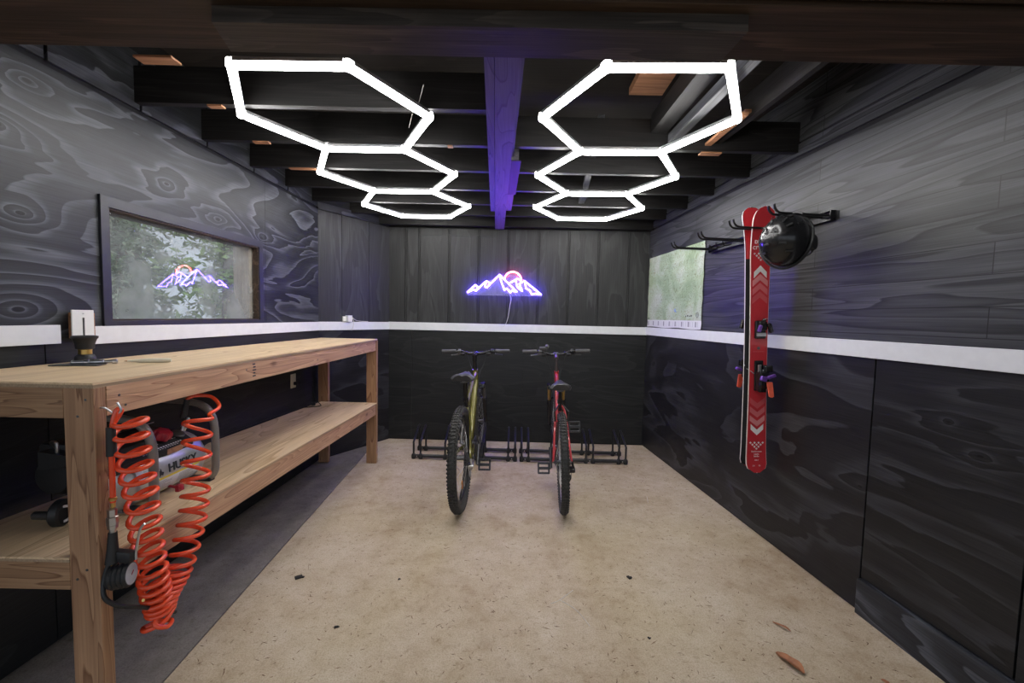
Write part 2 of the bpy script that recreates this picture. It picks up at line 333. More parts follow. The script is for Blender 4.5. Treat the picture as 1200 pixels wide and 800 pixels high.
def map_mat():
    m, nt, b = newmat('topographic map print')
    tc = N(nt, 'ShaderNodeTexCoord')
    def nz(s, d, dist=0):
        n = N(nt, 'ShaderNodeTexNoise'); n.inputs['Scale'].default_value = s; n.inputs['Detail'].default_value = d; n.inputs['Distortion'].default_value = dist
        nt.links.new(tc.outputs['Object'], n.inputs['Vector']); return n
    a, c = nz(3.2, 3, .6), nz(5, 5, .5)
    r = N(nt, 'ShaderNodeValToRGB'); e = r.color_ramp.elements
    e[0].position = .36; e[0].color = (.50, .57, .46, 1); e[1].position = .62; e[1].color = (.28, .38, .22, 1); x = e.new(.48); x.color = (.38, .48, .31, 1)
    nt.links.new(a.outputs['Fac'], r.inputs['Fac'])
    mu = N(nt, 'ShaderNodeMath', operation='MULTIPLY'); mu.inputs[1].default_value = 22; nt.links.new(c.outputs['Fac'], mu.inputs[0])
    fr = N(nt, 'ShaderNodeMath', operation='FRACT'); nt.links.new(mu.outputs[0], fr.inputs[0])
    rr = N(nt, 'ShaderNodeValToRGB'); rr.color_ramp.elements[0].position = .72; rr.color_ramp.elements[1].position = .95
    rr.color_ramp.elements[0].color = (1, 1, 1, 1); rr.color_ramp.elements[1].color = (.62, .56, .44, 1)
    nt.links.new(fr.outputs[0], rr.inputs['Fac'])
    mx = N(nt, 'ShaderNodeMix', data_type='RGBA', blend_type='MULTIPLY'); mx.inputs[0].default_value = 1
    nt.links.new(r.outputs['Color'], mx.inputs[6]); nt.links.new(rr.outputs['Color'], mx.inputs[7])
    nt.links.new(mx.outputs[2], b.inputs['Base Color']); b.inputs['Roughness'].default_value = .6
    return m
mat['map'] = map_mat()

# ------------------------------------------------------------------ mesh helpers
class MB:
    def __init__(s): s.bm = bmesh.new()
    def box(s, x0, x1, y0, y1, z0, z1, bev=0):
        vs = [s.bm.verts.new((x, y, z)) for x in (x0, x1) for y in (y0, y1) for z in (z0, z1)]
        fs = [(0, 1, 3, 2), (4, 6, 7, 5), (0, 4, 5, 1), (2, 3, 7, 6), (0, 2, 6, 4), (1, 5, 7, 3)]
        faces = [s.bm.faces.new([vs[i] for i in f]) for f in fs]
        if bev:
            es = list({e for f in faces for e in f.edges})
            bmesh.ops.bevel(s.bm, geom=es, offset=bev, segments=2, profile=.5, affect='EDGES')
        return s
    def obox(s, c, dims, rot, bev=0):
        """box centred at c with dims, oriented by Euler/Matrix"""
        R = rot.to_matrix() if isinstance(rot, Euler) else rot
        n0 = len(s.bm.verts); s.bm.verts.ensure_lookup_table()
        before = set(s.bm.verts)
        a, b_, c_ = [d / 2 for d in dims]
        s.box(-a, a, -b_, b_, -c_, c_, bev)
        for v in s.bm.verts:
            if v not in before: v.co = R @ v.co + Vector(c)
        return s
    def tube(s, pts, r, seg=10, closed=False, caps=True):
        pts = [Vector(p) for p in pts]; n = len(pts)
        rad = r if isinstance(r, (list, tuple)) else [r] * n
        rings_ = []; prev = None
        for i in range(n):
            if closed: t = (pts[(i + 1) % n] - pts[i - 1]).normalized()
            else: t = ((pts[min(i + 1, n - 1)] - pts[max(i - 1, 0)])).normalized()
            if prev is None:
                a = Vector((0, 0, 1)) if abs(t.z) < .9 else Vector((1, 0, 0))
                u = t.cross(a).normalized()
            else:
                u = (prev - t * prev.dot(t)); u = u.normalized() if u.length > 1e-6 else t.orthogonal().normalized()
            prev = u; v = t.cross(u)
            rings_.append([s.bm.verts.new(pts[i] + (u * math.cos(k * 2 * PI / seg) + v * math.sin(k * 2 * PI / seg)) * rad[i]) for k in range(seg)])
        m = n if closed else n - 1
        for i in range(m):
            A, B = rings_[i], rings_[(i + 1) % n]
            for k in range(seg):
                s.bm.faces.new((A[k], A[(k + 1) % seg], B[(k + 1) % seg], B[k]))
        if caps and not closed:
            s.bm.faces.new(list(reversed(rings_[0]))); s.bm.faces.new(rings_[-1])
        return s
    def lathe(s, prof, origin=(0, 0, 0), axis=(0, 0, 1), seg=24, closed_prof=False, cap=True):
        """prof: list of (radius, height) along axis"""
        ax = Vector(axis).normalized(); u = ax.orthogonal().normalized(); v = ax.cross(u); o = Vector(origin)
        R = [[s.bm.verts.new(o + ax * h + (u * math.cos(k * 2 * PI / seg) + v * math.sin(k * 2 * PI / seg)) * max(r, 1e-5)) for k in range(seg)] for r, h in prof]
        n = len(R); m = n if closed_prof else n - 1
        for i in range(m):
            A, B = R[i], R[(i + 1) % n]
            for k in range(seg): s.bm.faces.new((A[k], A[(k + 1) % seg], B[(k + 1) % seg], B[k]))
        if cap and not closed_prof:
            s.bm.faces.new(list(reversed(R[0]))); s.bm.faces.new(R[-1])
        return s
    def prism(s, outline, o, ex, ey, depth):
        """flat outline (2d list) laid on axes ex, ey at o, extruded by vector depth"""
        o, ex, ey, d = Vector(o), Vector(ex), Vector(ey), Vector(depth)
        A = [s.bm.verts.new(o + ex * a + ey * b) for a, b in outline]
        B = [s.bm.verts.new(o + ex * a + ey * b + d) for a, b in outline]
        s.bm.faces.new(A); s.bm.faces.new(list(reversed(B)))
        for i in range(len(A)):
            j = (i + 1) % len(A); s.bm.faces.new((A[j], A[i], B[i], B[j]))
        return s
    def build(s, name, m, parent=None, loc=(0, 0, 0), rotz=0, smooth=False):
        bmesh.ops.recalc_face_normals(s.bm, faces=s.bm.faces)
        me = bpy.data.meshes.new(name); s.bm.to_mesh(me); s.bm.free()
        me.materials.append(mat[m] if isinstance(m, str) else m)
        if smooth:
            for p in me.polygons: p.use_smooth = True
            try: me.set_sharp_from_angle(angle=math.radians(38))
            except Exception: pass
        o = bpy.data.objects.new(name, me); COL.objects.link(o)
        o.location = loc; o.rotation_euler = (0, 0, rotz)
        if parent is not None: o.parent = parent
        return o

def tag(o, label, cat, group=None):
    o['label'] = label; o['category'] = cat
    if group: o['group'] = group
    return o
def struct(o, label=None):
    o['kind'] = 'structure'
    if label: o['label'] = label
    return o
def thing(name, label, cat, loc=(0, 0, 0), rot=(0, 0, 0), group=None):
    o = bpy.data.objects.new(name, None); COL.objects.link(o)
    o.location = loc; o.rotation_euler = rot; o.empty_display_size = .05
    return tag(o, label, cat, group)
def copy_tree(o, parent=None):
    c = o.copy(); COL.objects.link(c); c.parent = parent
    for ch in list(o.children): copy_tree(ch, c)
    return c
def text_mesh(name, body, size, m, parent, matrix, ext=.0006, bold=0):
    cu = bpy.data.curves.new(name, 'FONT'); cu.body = body; cu.size = size; cu.extrude = ext; cu.offset = bold
    cu.align_x = 'CENTER'; cu.align_y = 'CENTER'; cu.resolution_u = 3
    t = bpy.data.objects.new(name + '_tmp', cu); COL.objects.link(t)
    dg = bpy.context.evaluated_depsgraph_get()
    me = bpy.data.meshes.new_from_object(t.evaluated_get(dg)); bpy.data.objects.remove(t)
    me.materials.clear(); me.materials.append(mat[m]); me.transform(matrix)
    o = bpy.data.objects.new(name, me); COL.objects.link(o); o.parent = parent
    return o
def smooth_path(pts, n=6):
    """Catmull-Rom through pts"""
    P = [Vector(p) for p in pts]; out = []
    for i in range(len(P) - 1):
        a = P[max(i - 1, 0)]; b = P[i]; c = P[i + 1]; d = P[min(i + 2, len(P) - 1)]
        for k in range(n):
            t = k / n
            out.append(.5 * ((2 * b) + (c - a) * t + (2 * a - 5 * b + 4 * c - d) * t * t + (3 * b - a - 3 * c + d) * t ** 3))
    out.append(P[-1]); return out
def frame_of(p, q):
    d = Vector((q[0] - p[0], q[1] - p[1])); return d.length, math.atan2(d.y, d.x)

# ------------------------------------------------------------------ structure: floor and ground
m_ = MB()
m_.prism([(-1.418 - .0625 * .53, 4.55), (-1.418, 4.016), (-1.259, 1.472), (-1.06, -1.7), (2.4, -1.7), (1.95, 4.55)], (0, 0, -.12), (1, 0, 0), (0, 1, 0), (0, 0, .12))
struct(m_.build('floor', 'floor'))
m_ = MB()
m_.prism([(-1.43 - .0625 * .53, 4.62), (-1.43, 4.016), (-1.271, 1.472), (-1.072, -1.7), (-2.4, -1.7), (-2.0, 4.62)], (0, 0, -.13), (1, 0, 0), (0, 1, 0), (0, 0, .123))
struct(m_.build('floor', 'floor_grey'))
struct(MB().box(-40, 40, -30, 45, -.35, -.14).build('ground', 'soil'), 'brown forest soil around the garage')

# ------------------------------------------------------------------ structure: walls
TOP = 2.31
# back wall: frame origin at right end, running left (x local to the left is +)
BL, BR = Vector((-1.345, 4.487)), Vector((1.447, 4.436))
Lb, ab = frame_of(BL, BR)   # local x runs from left corner to right corner, local +y points away from room
b = MB(); b.box(-.02, Lb + .02, .012, .10, -.02, 2.72)
struct(b.build('wall_back', 'gap', loc=(BL.x, BL.y, 0), rotz=ab))
def back_u2x(u): return (u - 457) / (757 - 457) * Lb
gr = [476.5, 492, 527, 561, 595, 630, 665, 699, 734]
edges = [0.0] + [back_u2x(u) for u in gr] + [Lb]
b = MB()
for i in range(len(edges) - 1):
    a0 = edges[i] + (.013 if i else 0); a1 = edges[i + 1] - (.013 if i < len(edges) - 2 else 0)
    b.box(a0, a1, 0, .012, 1.25, TOP, .0012)
for e_ in edges[1:-1]: b.box(e_ - .0065, e_ + .0065, .004, .0125, 1.25, TOP)
struct(b.build('wall_back', 'siding', loc=(BL.x, BL.y, 0), rotz=ab))
b = MB(); s0 = back_u2x(484)
b.box(0, s0 - .001, 0, .012, .012, 1.23); b.box(s0 + .001, s0 + 1.219, 0, .012, .012, 1.23); b.box(s0 + 1.221, Lb, 0, .012, .012, 1.23)
struct(b.build('wall_back', 'ply_back', loc=(BL.x, BL.y, 0), rotz=ab))
b = MB(); b.box(0, Lb, -.016, 0, 1.213, 1.296, .0015)
struct(b.build('trim_1', 'stripe', loc=(BL.x, BL.y, 0), rotz=ab))
b = MB(); b.box(back_u2x(493), back_u2x(581), -.006, 0, 2.232, 2.245); 
struct(b.build('trim_9', 'siding', loc=(BL.x, BL.y, 0), rotz=ab))

# right wall: local x from the back corner towards the camera, local +y to the outside?  (rotz chosen so that -y is the room)
RB, RF = Vector((1.447, 4.436)), Vector((1.732, 1.365))
Lr, ar = frame_of(RB, RF)          # direction pointing to the camera: local +y = left of it = +x side (outside)
def RW(s, off, z):                 # world point: s along from the back corner, off into the room
    d = (RF - RB).normalized(); n = Vector((d.y, -d.x))   # points to -x (room)
    p = RB + d * s + n * off; return Vector((p.x, p.y, z))
LrX = Lr + .75
b = MB(); b.box(-.05, LrX, .012, .10, -.02, 2.72)
struct(b.build('wall_right', 'gap', loc=(RB.x, RB.y, 0), rotz=ar))
b = MB(); b.box(0, LrX, 0, .013, 1.25, 2.312, .001)
struct(b.build('wall_right', 'planks', loc=(RB.x, RB.y, 0), rotz=ar))
sp = (Vector((1.682, 1.893)) - RB).length; s2 = (Vector((1.734, 1.335)) - RB).length
b = MB(); b.box(0, sp - .0035, 0, .013, .012, 1.235, .001)
struct(b.build('wall_right', 'ply_right', loc=(RB.x, RB.y, 0), rotz=ar))
mat['ply_right2'] = painted_ply('painted plywood rough panel', (.013, .0125, .013), (.052, .053, .059), axis=0, freq=7, along=.7, across=4.5, rough=.40, seed=(18.1, 2, 3.7), dist=.8, knots=KR2, detail=4)
b = MB(); b.box(sp + .0035, s2 - .003, 0, .013, .175, 1.235, .001)
struct(b.build('wall_right', 'ply_right2', loc=(RB.x, RB.y, 0), rotz=ar))
b = MB(); b.box(sp + .001, s2 + .1, -.018, .013, .0, .168, .002)
struct(b.build('trim_2', 'ply_left', loc=(RB.x, RB.y, 0), rotz=ar))
b = MB(); b.box(s2 + .004, LrX, 0, .013, .0, 1.235)
struct(b.build('wall_right', 'ply_back', loc=(RB.x, RB.y, 0), rotz=ar))
b = MB(); b.box(0, LrX, -.017, 0, 1.218, 1.298, .0015)
struct(b.build('trim_3', 'stripe', loc=(RB.x, RB.y, 0), rotz=ar))
b = MB(); b.box(.0, LrX, .0, .013, 2.338, 2.405, .001)
b.box(.0, LrX, .004, .013, 2.42, 2.72)
struct(b.build('trim_4', 'planks', loc=(RB.x, RB.y, 0), rotz=ar))

# left wall: from the front towards the angled corner; room on the right (-y local)
LF, LC = Vector((-1.872, .70)), Vector((-1.786, 3.79))
Ll, al = frame_of(LF, LC)
def LWp(y, off=0, z=0):
    t = (y - LF.y) / (LC.y - LF.y); d = (LC - LF).normalized(); n = Vector((d.y, -d.x))
    p = LF + (LC - LF) * t + n * off; return Vector((p.x, p.y, z))
def Ls(y): return (y - LF.y) / (LC.y - LF.y) * Ll
w0, w1 = Ls(1.885), Ls(2.93); wz0, wz1 = 1.320, 1.822
b = MB(); b.box(0, w0, .012, .10, -.02, 2.72); b.box(w1, Ll + .03, .012, .10, -.02, 2.72)
b.box(w0, w1, .012, .10, -.02, wz0); b.box(w0, w1, .012, .10, wz1, 2.72)
struct(b.build('wall_left', 'gap', loc=(LF.x, LF.y, 0), rotz=al))
sj = Ls(3.02)
b = MB(); b.box(0, w0, 0, .013, 1.25, 2.312); b.box(w1, sj, 0, .013, 1.25, 2.312)
b.box(w0, w1, 0, .013, 1.25, wz0); b.box(w0, w1, 0, .013, wz1, 2.312); b.box(sj + .002, Ll, 0, .013, 1.25, 2.312)
struct(b.build('wall_left', 'ply_left', loc=(LF.x, LF.y, 0), rotz=al))
b = MB(); sk = Ls(1.62)
b.box(0, sk - .002, 0, .013, .0, 1.25); b.box(sk + .002, Ll, 0, .013, .0, 1.25)
struct(b.build('wall_left', 'ply_back', loc=(LF.x, LF.y, 0), rotz=al))
b = MB(); g0, g1 = Ls(1.665), Ls(1.790)
b.box(0, g0, -.016, 0, 1.225, 1.300, .0015); b.box(g1, Ll, -.016, 0, 1.214, 1.292, .0015)
struct(b.build('trim_5', 'stripe', loc=(LF.x, LF.y, 0), rotz=al))
b = MB()
for i, (a0, a1) in enumerate(((0, Ls(1.66)), (Ls(1.67), Ls(2.06)), (Ls(2.07), Ls(2.48)), (Ls(2.49), Ls(2.90)), (Ls(2.91), Ls(3.31)), (Ls(3.32), Ll))):
    b.box(a0, a1 - .003, -.002, .013, 2.335, 2.60, .001)
struct(b.build('trim_6', 'ply_left', loc=(LF.x, LF.y, 0), rotz=al))
# angled wall
AC, AD = LC, BL
La, aa = frame_of(AC, AD)
b = MB(); b.box(-.02, La + .02, .012, .10, -.02, 2.72)
struct(b.build('wall_left_angled', 'gap', loc=(AC.x, AC.y, 0), rotz=aa))
b = MB(); c1, c2 = La * .30, La * .68
b.box(0, c1 - .004, 0, .012, 1.25, TOP, .001); b.box(c1, c2 - .004, 0, .012, 1.25, TOP, .001); b.box(c2, La, 0, .012, 1.25, TOP, .001)
struct(b.build('wall_left_angled', 'siding', loc=(AC.x, AC.y, 0), rotz=aa))
b = MB(); b.box(0, La, 0, .012, .0, 1.25)
struct(b.build('wall_left_angled', 'ply_right', loc=(AC.x, AC.y, 0), rotz=aa))
b = MB(); b.box(0, La, -.016, 0, 1.213, 1.293, .0015)
struct(b.build('trim_7', 'stripe', loc=(AC.x, AC.y, 0), rotz=aa))
b = MB(); b.box(0, La, -.001, .012, 2.32, 2.38, .001); 
struct(b.build('trim_8', 'ply_left', loc=(AC.x, AC.y, 0), rotz=aa))

# window in the left wall
win = struct(MB().box(w0 - .042, w0 - .004, -.012, .0, wz0 - .030, wz1 + .052, .001).box(w1 + .004, w1 + .045, -.012, .0, wz0 - .030, wz1 + .052, .001)
             .box(w0 - .042, w1 + .045, -.0125, .0, wz1 + .004, wz1 + .052, .001).box(w0 - .042, w1 + .045, -.0125, .0, wz0 - .028, wz0 - .004, .001)
             .build('window_1', 'frame_black', loc=(LF.x, LF.y, 0), rotz=al))
MB().box(w0, w1, .03, .034, wz0, wz1).build('pane', 'glass', win)
MB().box(w0 - .004, w0 + .004, -.004, .12, wz0, wz1).box(w1 - .004, w1 + .004, -.004, .12, wz0, wz1).box(w0, w1, -.004, .12, wz1 - .004, wz1 + .003).box(w0, w1, -.004, .12, wz0 - .004, wz0 + .003).build('window_jamb', 'header', win)
MB().box(w1 - .034, w1 - .004, .04, .15, wz0, wz1).build('outer_post', 'bare_z', win)

# ------------------------------------------------------------------ structure: ceiling
struct(MB().box(-2.1, 2.1, .6, 4.75, 2.715, 2.80).build('ceiling', 'deck'))
struct(MB().box(-2.6, 5.0, -2.2, 1.15, 2.85, 2.93).build('ceiling', 'deck'))  # unseen roof overhang, added to keep sky light and sun off the front
def ybeam(name, pts, z0, z1, m):     # outline in plan, extruded
    b = MB(); b.prism(pts, (0, 0, z0), (1, 0, 0), (0, 1, 0), (0, 0, z1 - z0)); return b.build(name, m)
for i, y in enumerate((2.48, 2.90, 3.315, 3.72, 4.12)):
    o = MB().box(-1.83, 1.70, y - .038, y, 2.36, 2.53, .001).build('ceiling_joist', 'joist')
    struct(o)
struct(MB().box(-1.85, -.12, 2.03, 2.068, 2.36, 2.53, .001).build('ceiling_joist', 'joist'))
struct(MB().box(-1.80, 1.47, 4.37, 4.43, 2.32, 2.50).build('ceiling_joist', 'joist'))
# header beams over the opening
struct(MB().box(-2.2, 2.2, 1.130, 1.361, 2.203, 2.714, .002).build('trim_10', 'header'))
struct(MB().box(-2.2, 2.2, .92, 1.121, 2.212, 2.714, .002).build('trim_11', 'header'))
struct(ybeam('trim_12', [(-.84, 1.172), (.622, 1.163), (.613, 1.298), (-.874, 1.298)], 2.158, 2.203, 'header_board'))
# trimmer running to the front on the right, with a bare wood cleat
def ypiece(x0, y0, x1, y1, wdt, z0, z1, m, name='ceiling_joist'):
    return struct(ybeam(name, [(x0, y0), (x0 + wdt, y0), (x1 + wdt, y1), (x1, y1)], z0, z1, m))
ypiece(1.20, 1.6, 1.155, 2.45, .03, 2.40, 2.53, 'joist_y')
ypiece(1.10, 2.08, 1.09, 2.44, .035, 2.385, 2.40, 'bare')
ypiece(1.14, 2.12, 1.13, 2.28, .06, 2.42, 2.435, 'bare')
ypiece(1.08, 2.46, 1.08, 2.50, .12, 2.352, 2.36, 'bare')
# sloping brace boards above the joists
def board(p, q, w_, t_, m='joist_y'):
    p, q = Vector(p), Vector(q); d = (q - p); L = d.length; d.normalize()
    sd = d.cross(Vector((0, 0, 1))).normalized(); upv = sd.cross(d)
    R = Matrix((sd, d, upv)).transposed()
    b = MB(); b.obox((p + q) / 2, (w_, L, t_), R); return struct(b.build('roof_brace', m))
mat['brace'] = painted_ply('grey painted brace', (.09, .095, .105), (.16, .165, .18), axis=1, freq=5, along=.5, across=7, rough=.5)
board((.93, 1.66, 2.42), (.90, 2.44, 2.42), .05, .05, 'brace')
board((.83, 1.66, 2.50), (.82, 2.44, 2.50), .09, .10, 'joist_y')
board((.50, 2.50, 2.56), (.55, 3.30, 2.40), .04, .04, 'brace')
board((.62, 3.33, 2.5), (.58, 3.70, 2.40), .05, .04, 'brace')
board((-.72, 3.33, 2.5), (-.62, 3.70, 2.40), .05, .04, 'brace')
struct(MB().box(.64, .83, 1.72, 2.44, 2.66, 2.70).build('trim_13', 'bare'))
# bare wood cleats beside the left wall
for (x, y, dx, dy, z) in ((-1.50, 1.66, .15, .05, 2.355), (-1.49, 2.035, .07, .03, 2.357), (-1.53, 2.445, .09, .03, 2.357), (-1.55, 2.87, .18, .03, 2.357), (-.40, 2.445, .03, .03, 2.357)):
    struct(MB().box(x, x + dx, y, y + dy, z - .004, z + .004).build('trim_14', 'bare'))
# centre beam of laminated boards
def bx(x, y): return x - .042 * (y - 1.54)
def lam(y0, y1, xa, xb, z0, z1, name, m='beam'):
    return struct(ybeam(name, [(bx(xa, y0), y0), (bx(xb, y0), y0), (bx(xb, y1), y1), (bx(xa, y1), y1)], z0, z1, m))
lam(1.46, 4.42, -.085, .012, 2.300, 2.52, 'ceiling_beam')
lam(1.46, 3.70, -.124, -.087, 2.305, 2.50, 'ceiling_beam')
lam(2.56, 3.70, .014, .060, 2.312, 2.50, 'ceiling_beam')
lam(2.52, 3.20, .014, .072, 2.306, 2.311, 'ceiling_beam', 'joist_y')
lam(1.46, 2.52, .014, .026, 2.330, 2.50, 'ceiling_beam', 'brace')
# dangling thin wires on the ceiling
o = MB().tube(smooth_path([(-.56, 2.20, 2.345), (-.53, 2.14, 2.38), (-.50, 2.07, 2.37), (-.46, 1.98, 2.36), (-.42, 1.9, 2.40)]), .0012, 6).build('wire', 'pale')
tag(o, 'thin pale wire curling down beside the left hexagon light', 'wire')

# ------------------------------------------------------------------ hexagon lights
q = 3 ** .5 / 2
P = dict(A=(-.5, 0), B=(.5, 0), C=(1, q), D=(.5, 2 * q), E=(-.5, 2 * q), F=(-1, q), G=(1, 3 * q), H=(.5, 4 * q), I=(-.5, 4 * q), J=(-1, 3 * q), K=(1, 5 * q), L=(.5, 6 * q), M=(-.5, 6 * q), N=(-1, 5 * q))
EDG = 'AB BC CD DE EF FA DG GH HI IJ JE HK KL LM MN NI'.split()
SZ = .46; LZ = 1.37 + 2.0889 * SZ
def hex_light(side, yaw, cx, cy, label):
    t = thing('hexagon_ceiling_light', label, 'ceiling light', (cx * SZ, cy * SZ, LZ), (0, 0, -yaw), 'hexagon light frames on the ceiling')
    for e in EDG:
        a, c = Vector((*P[e[0]], 0)) * SZ, Vector((*P[e[1]], 0)) * SZ
        d = (c - a).normalized(); n = Vector((-d.y, d.x, 0)); L = (c - a).length - .05
        ang = math.atan2(d.y, d.x); mid = (a + c) / 2
        b = MB()   # diffuser: rounded underside
        prof = [(-.0125, .004), (-.0155, -.004), (-.0125, -.013), (-.006, -.018), (.006, -.018), (.0125, -.013), (.0155, -.004), (.0125, .004)]
        b.prism(prof, (-L / 2, 0, 0), (0, 1, 0), (0, 0, 1), (L, 0, 0))
        tb = b.build('light_tube', 'tube', t, loc=mid, rotz=ang)
        MB().prism([(-.018, .0045), (-.018, .018), (-.010, .025), (.010, .025), (.018, .018), (.018, .0045)], (-L / 2 - .01, 0, 0), (0, 1, 0), (0, 0, 1), (L + .02, 0, 0)).build('tube_housing', 'alu', tb)
    for k, p in P.items():
        c = Vector((*p, 0)) * SZ; b = MB()
        b.lathe([(.004, .020), (.017, .018), (.0185, .004), (.018, -.012), (.012, -.0185), (.004, -.0195)], c, (0, 0, 1), 14)
        for e in EDG:
            if k in e:
                o2 = e[1] if e[0] == k else e[0]
                d = (Vector((*P[o2], 0)) - Vector((*p, 0))).normalized(); ang = math.atan2(d.y, d.x)
                b.obox(c + d * .022, (.030, .030, .028), Euler((0, 0, ang)), .003)
        b.build('corner_connector', 'clip', t, smooth=True)
        MB().tube([c + Vector((0, 0, .018)), c + Vector((0, 0, 2.36 - LZ if k in 'ILMH' else .03))], .003, 6).build('mounting_clip', 'alu', t)
    return t
hex_light(1, .01297, -1.9310, 3.6025, 'left ceiling light of three joined glowing white hexagons, above the workbench side')
hex_light(-1, .03237, 1.2369, 3.5174, 'right ceiling light of three joined glowing white hexagons, on the side of the skis')

# ------------------------------------------------------------------ neon mountain sign on the back wall
NS = thing('neon_mountain_sign', 'glowing blue neon mountain outline with a red sun arc on the back wall', 'neon sign', (-.094, 4.445, 1.625), (0, 0, ab))
kx = .789 / (880 - 80)
def nc(p): return ((p[0] - 480) * kx, -.030, (405 - p[1]) * kx)
lines = [[(80, 400), (165, 320), (200, 347), (170, 384), (150, 368), (80, 400)],
         [(170, 384), (285, 275), (328, 300), (290, 345), (268, 335), (285, 275)],
         [(290, 345), (425, 205), (618, 385), (565, 373), (545, 395), (507, 348), (480, 370), (428, 225)],
         [(540, 290), (625, 240), (665, 272)], [(600, 252), (618, 330), (675, 378), (640, 298)],
         [(640, 298), (697, 266), (880, 410), (820, 400), (780, 410), (755, 365), (715, 347), (700, 272)]]
for l in lines:
    pts = []
    for i in range(len(l) - 1):
        for k in range(4):
            pts.append((l[i][0] + (l[i + 1][0] - l[i][0]) * k / 4, l[i][1] + (l[i + 1][1] - l[i][1]) * k / 4))
    pts.append(l[-1])
    MB().tube([nc(p) for p in pts], .0047, 8).build('neon_tube', 'neon_b', NS)
arc = [(570 + 90 * math.cos(a), 258 - 88 * math.sin(a)) for a in [math.radians(172 - i * 9.5) for i in range(20)]]
MB().tube([nc(p) for p in arc], .0047, 8).build('sun_arc', 'neon_r', NS)['label'] = 'red sun arc'
out = [(68, 430), (68, 395), (160, 305), (200, 325), (285, 262), (325, 275), (425, 190), (480, 215), (500, 185), (570, 158), (640, 185), (670, 245), (700, 250), (895, 405), (895, 430)]
MB().prism([((a - 480) * kx, (405 - c) * kx) for a, c in out], (0, -.024, 0), (1, 0, 0), (0, 0, 1), (0, .004, 0)).build('acrylic_backing', 'acrylic', NS)
for (a, c) in ((118, 408), (330, 270), (672, 245), (815, 412)):
    MB().tube([(nc((a, c))[0], .0, nc((a, c))[2]), (nc((a, c))[0], -.032, nc((a, c))[2])], .004, 8).build('standoff', 'steel', NS)
o = MB().tube(smooth_path([nc((525, 398))] + [(nc(p)[0], -.012, nc(p)[2]) for p in ((548, 430), (555, 470), (545, 530), (535, 600), (525, 670), (505, 730), (475, 768))], 5), .0022, 6).build('power_cord', 'pale', NS)

# ------------------------------------------------------------------ workbench
WB = thing('workbench', 'long pine workbench with plywood top and lower shelf along the left wall', 'workbench', (0, 0, 0))
XF, XN, YN, YF = -1.232, -1.232, 1.200, 3.72
def xb(y): return -1.815 + .085 * (y - 1.2) / 2.5
def slab(name, z_near, z_far, th, m, y0, y1, xf, ins=0):
    b = MB(); n = 12
    if z_near != z_far: pts = [(xb(y0) + ins, y0), (xf - .091, y0), (xf - .091, y0 + .039), (xf, y0 + .039), (xf + .012, y1), (xb(y1) + ins, y1)]
    else: pts = [(xb(y0) + ins, y0), (xf, y0), (xf + .012, y1), (xb(y1) + ins, y1)]
    zf = lambda y: z_near + (z_far - z_near) * (y - y0) / (y1 - y0)
    A = [b.bm.verts.new((p[0], p[1], zf(p[1]))) for p in pts]; B = [b.bm.verts.new((p[0], p[1], zf(p[1]) - th)) for p in pts]
    b.bm.faces.new(A); b.bm.faces.new(list(reversed(B)))
    for i in range(len(pts)):
        j = (i + 1) % len(pts); b.bm.faces.new((A[i], A[j], B[j], B[i]))
    return b.build(name, m, WB)
slab('tabletop', 1.150, 1.150, .006, 'ply_top', YN, YF, XF)
tb_ = slab('tabletop_edge', 1.144, 1.144, .010, 'ply_edge', YN, YF, XF)
slab('shelf', .616, .568, .006, 'ply_top', YN, YF - .01, XF)
slab('shelf_edge', .610, .562, .008, 'ply_edge', YN, YF - .01, XF)
# aprons
MB().box(XF - .038, XF - .0, YN + .040, YF - .001, 1.043, 1.134, .002).build('front_apron', 'pine_y', WB)
b = MB(); b.prism([(YN + .040, .602), (YF - .005, .554), (YF - .005, .456), (YN + .040, .504)], (XF - .038, 0, 0), (0, 1, 0), (0, 0, 1), (.038, 0, 0)); b.build('shelf_apron', 'pine_y', WB)
MB().box(xb(YN), XF - .091, YN, YN + .038, 1.043, 1.134, .002).build('end_apron', 'pine_x', WB)
MB().box(xb(YN), XF - .091, YN, YN + .038, .516, .602, .002).build('shelf_end_apron', 'pine_x', WB)
MB().box(xb(YF), XF - .04, YF - .045, YF - .007, 1.043, 1.134, .002).build('end_apron', 'pine_x', WB)
MB().box(xb(YF), XF - .04, YF - .045, YF - .007, .460, .554, .002).build('shelf_end_apron', 'pine_x', WB)
MB().box(-1.80, -1.762, YN + .04, YF - .05, 1.043, 1.134, .002).build('back_apron', 'pine_y', WB)
MB().box(XF - .0895, XF, YN, YN + .038, .002, 1.134, .002).build('leg', 'pine_z', WB)
MB().box(XF - .085, XF + .006, YF - .006, YF + .032, .002, 1.134, .002).build('leg', 'pine_z', WB)
MB().box(-1.757, -1.668, YF - .006, YF + .032, .002, 1.134, .002).build('leg', 'pine_z', WB)
MB().box(-1.86, -1.822, YN + .0, YN + .038, .002, 1.134, .002).build('leg', 'pine_z', WB)
b = MB()
for (y, z) in ((1.28, 1.10), (1.30, 1.065), (1.9, 1.10), (2.6, 1.075), (3.2, 1.11)):
    b.lathe([(.004, 0), (.004, .0012)], (XF, y, z), (1, 0, 0), 8)
for (x, z) in ((-1.28, 1.05), (-1.255, 1.10), (-1.27, .58), (-1.30, .55)):
    b.lathe([(.004, 0), (.004, .0012)], (x, YN - .001, z), (0, 1, 0), 8)
b.build('screw_heads', 'darksteel', WB)
b = MB()
for k in range(5): b.box(XF, XF + .0006, 1.945 + .004 * (k % 2), 1.965 + .003 * (k % 3), 1.118 - k * .014, 1.124 - k * .014)
b.build('grade_stamp', 'ink', WB)

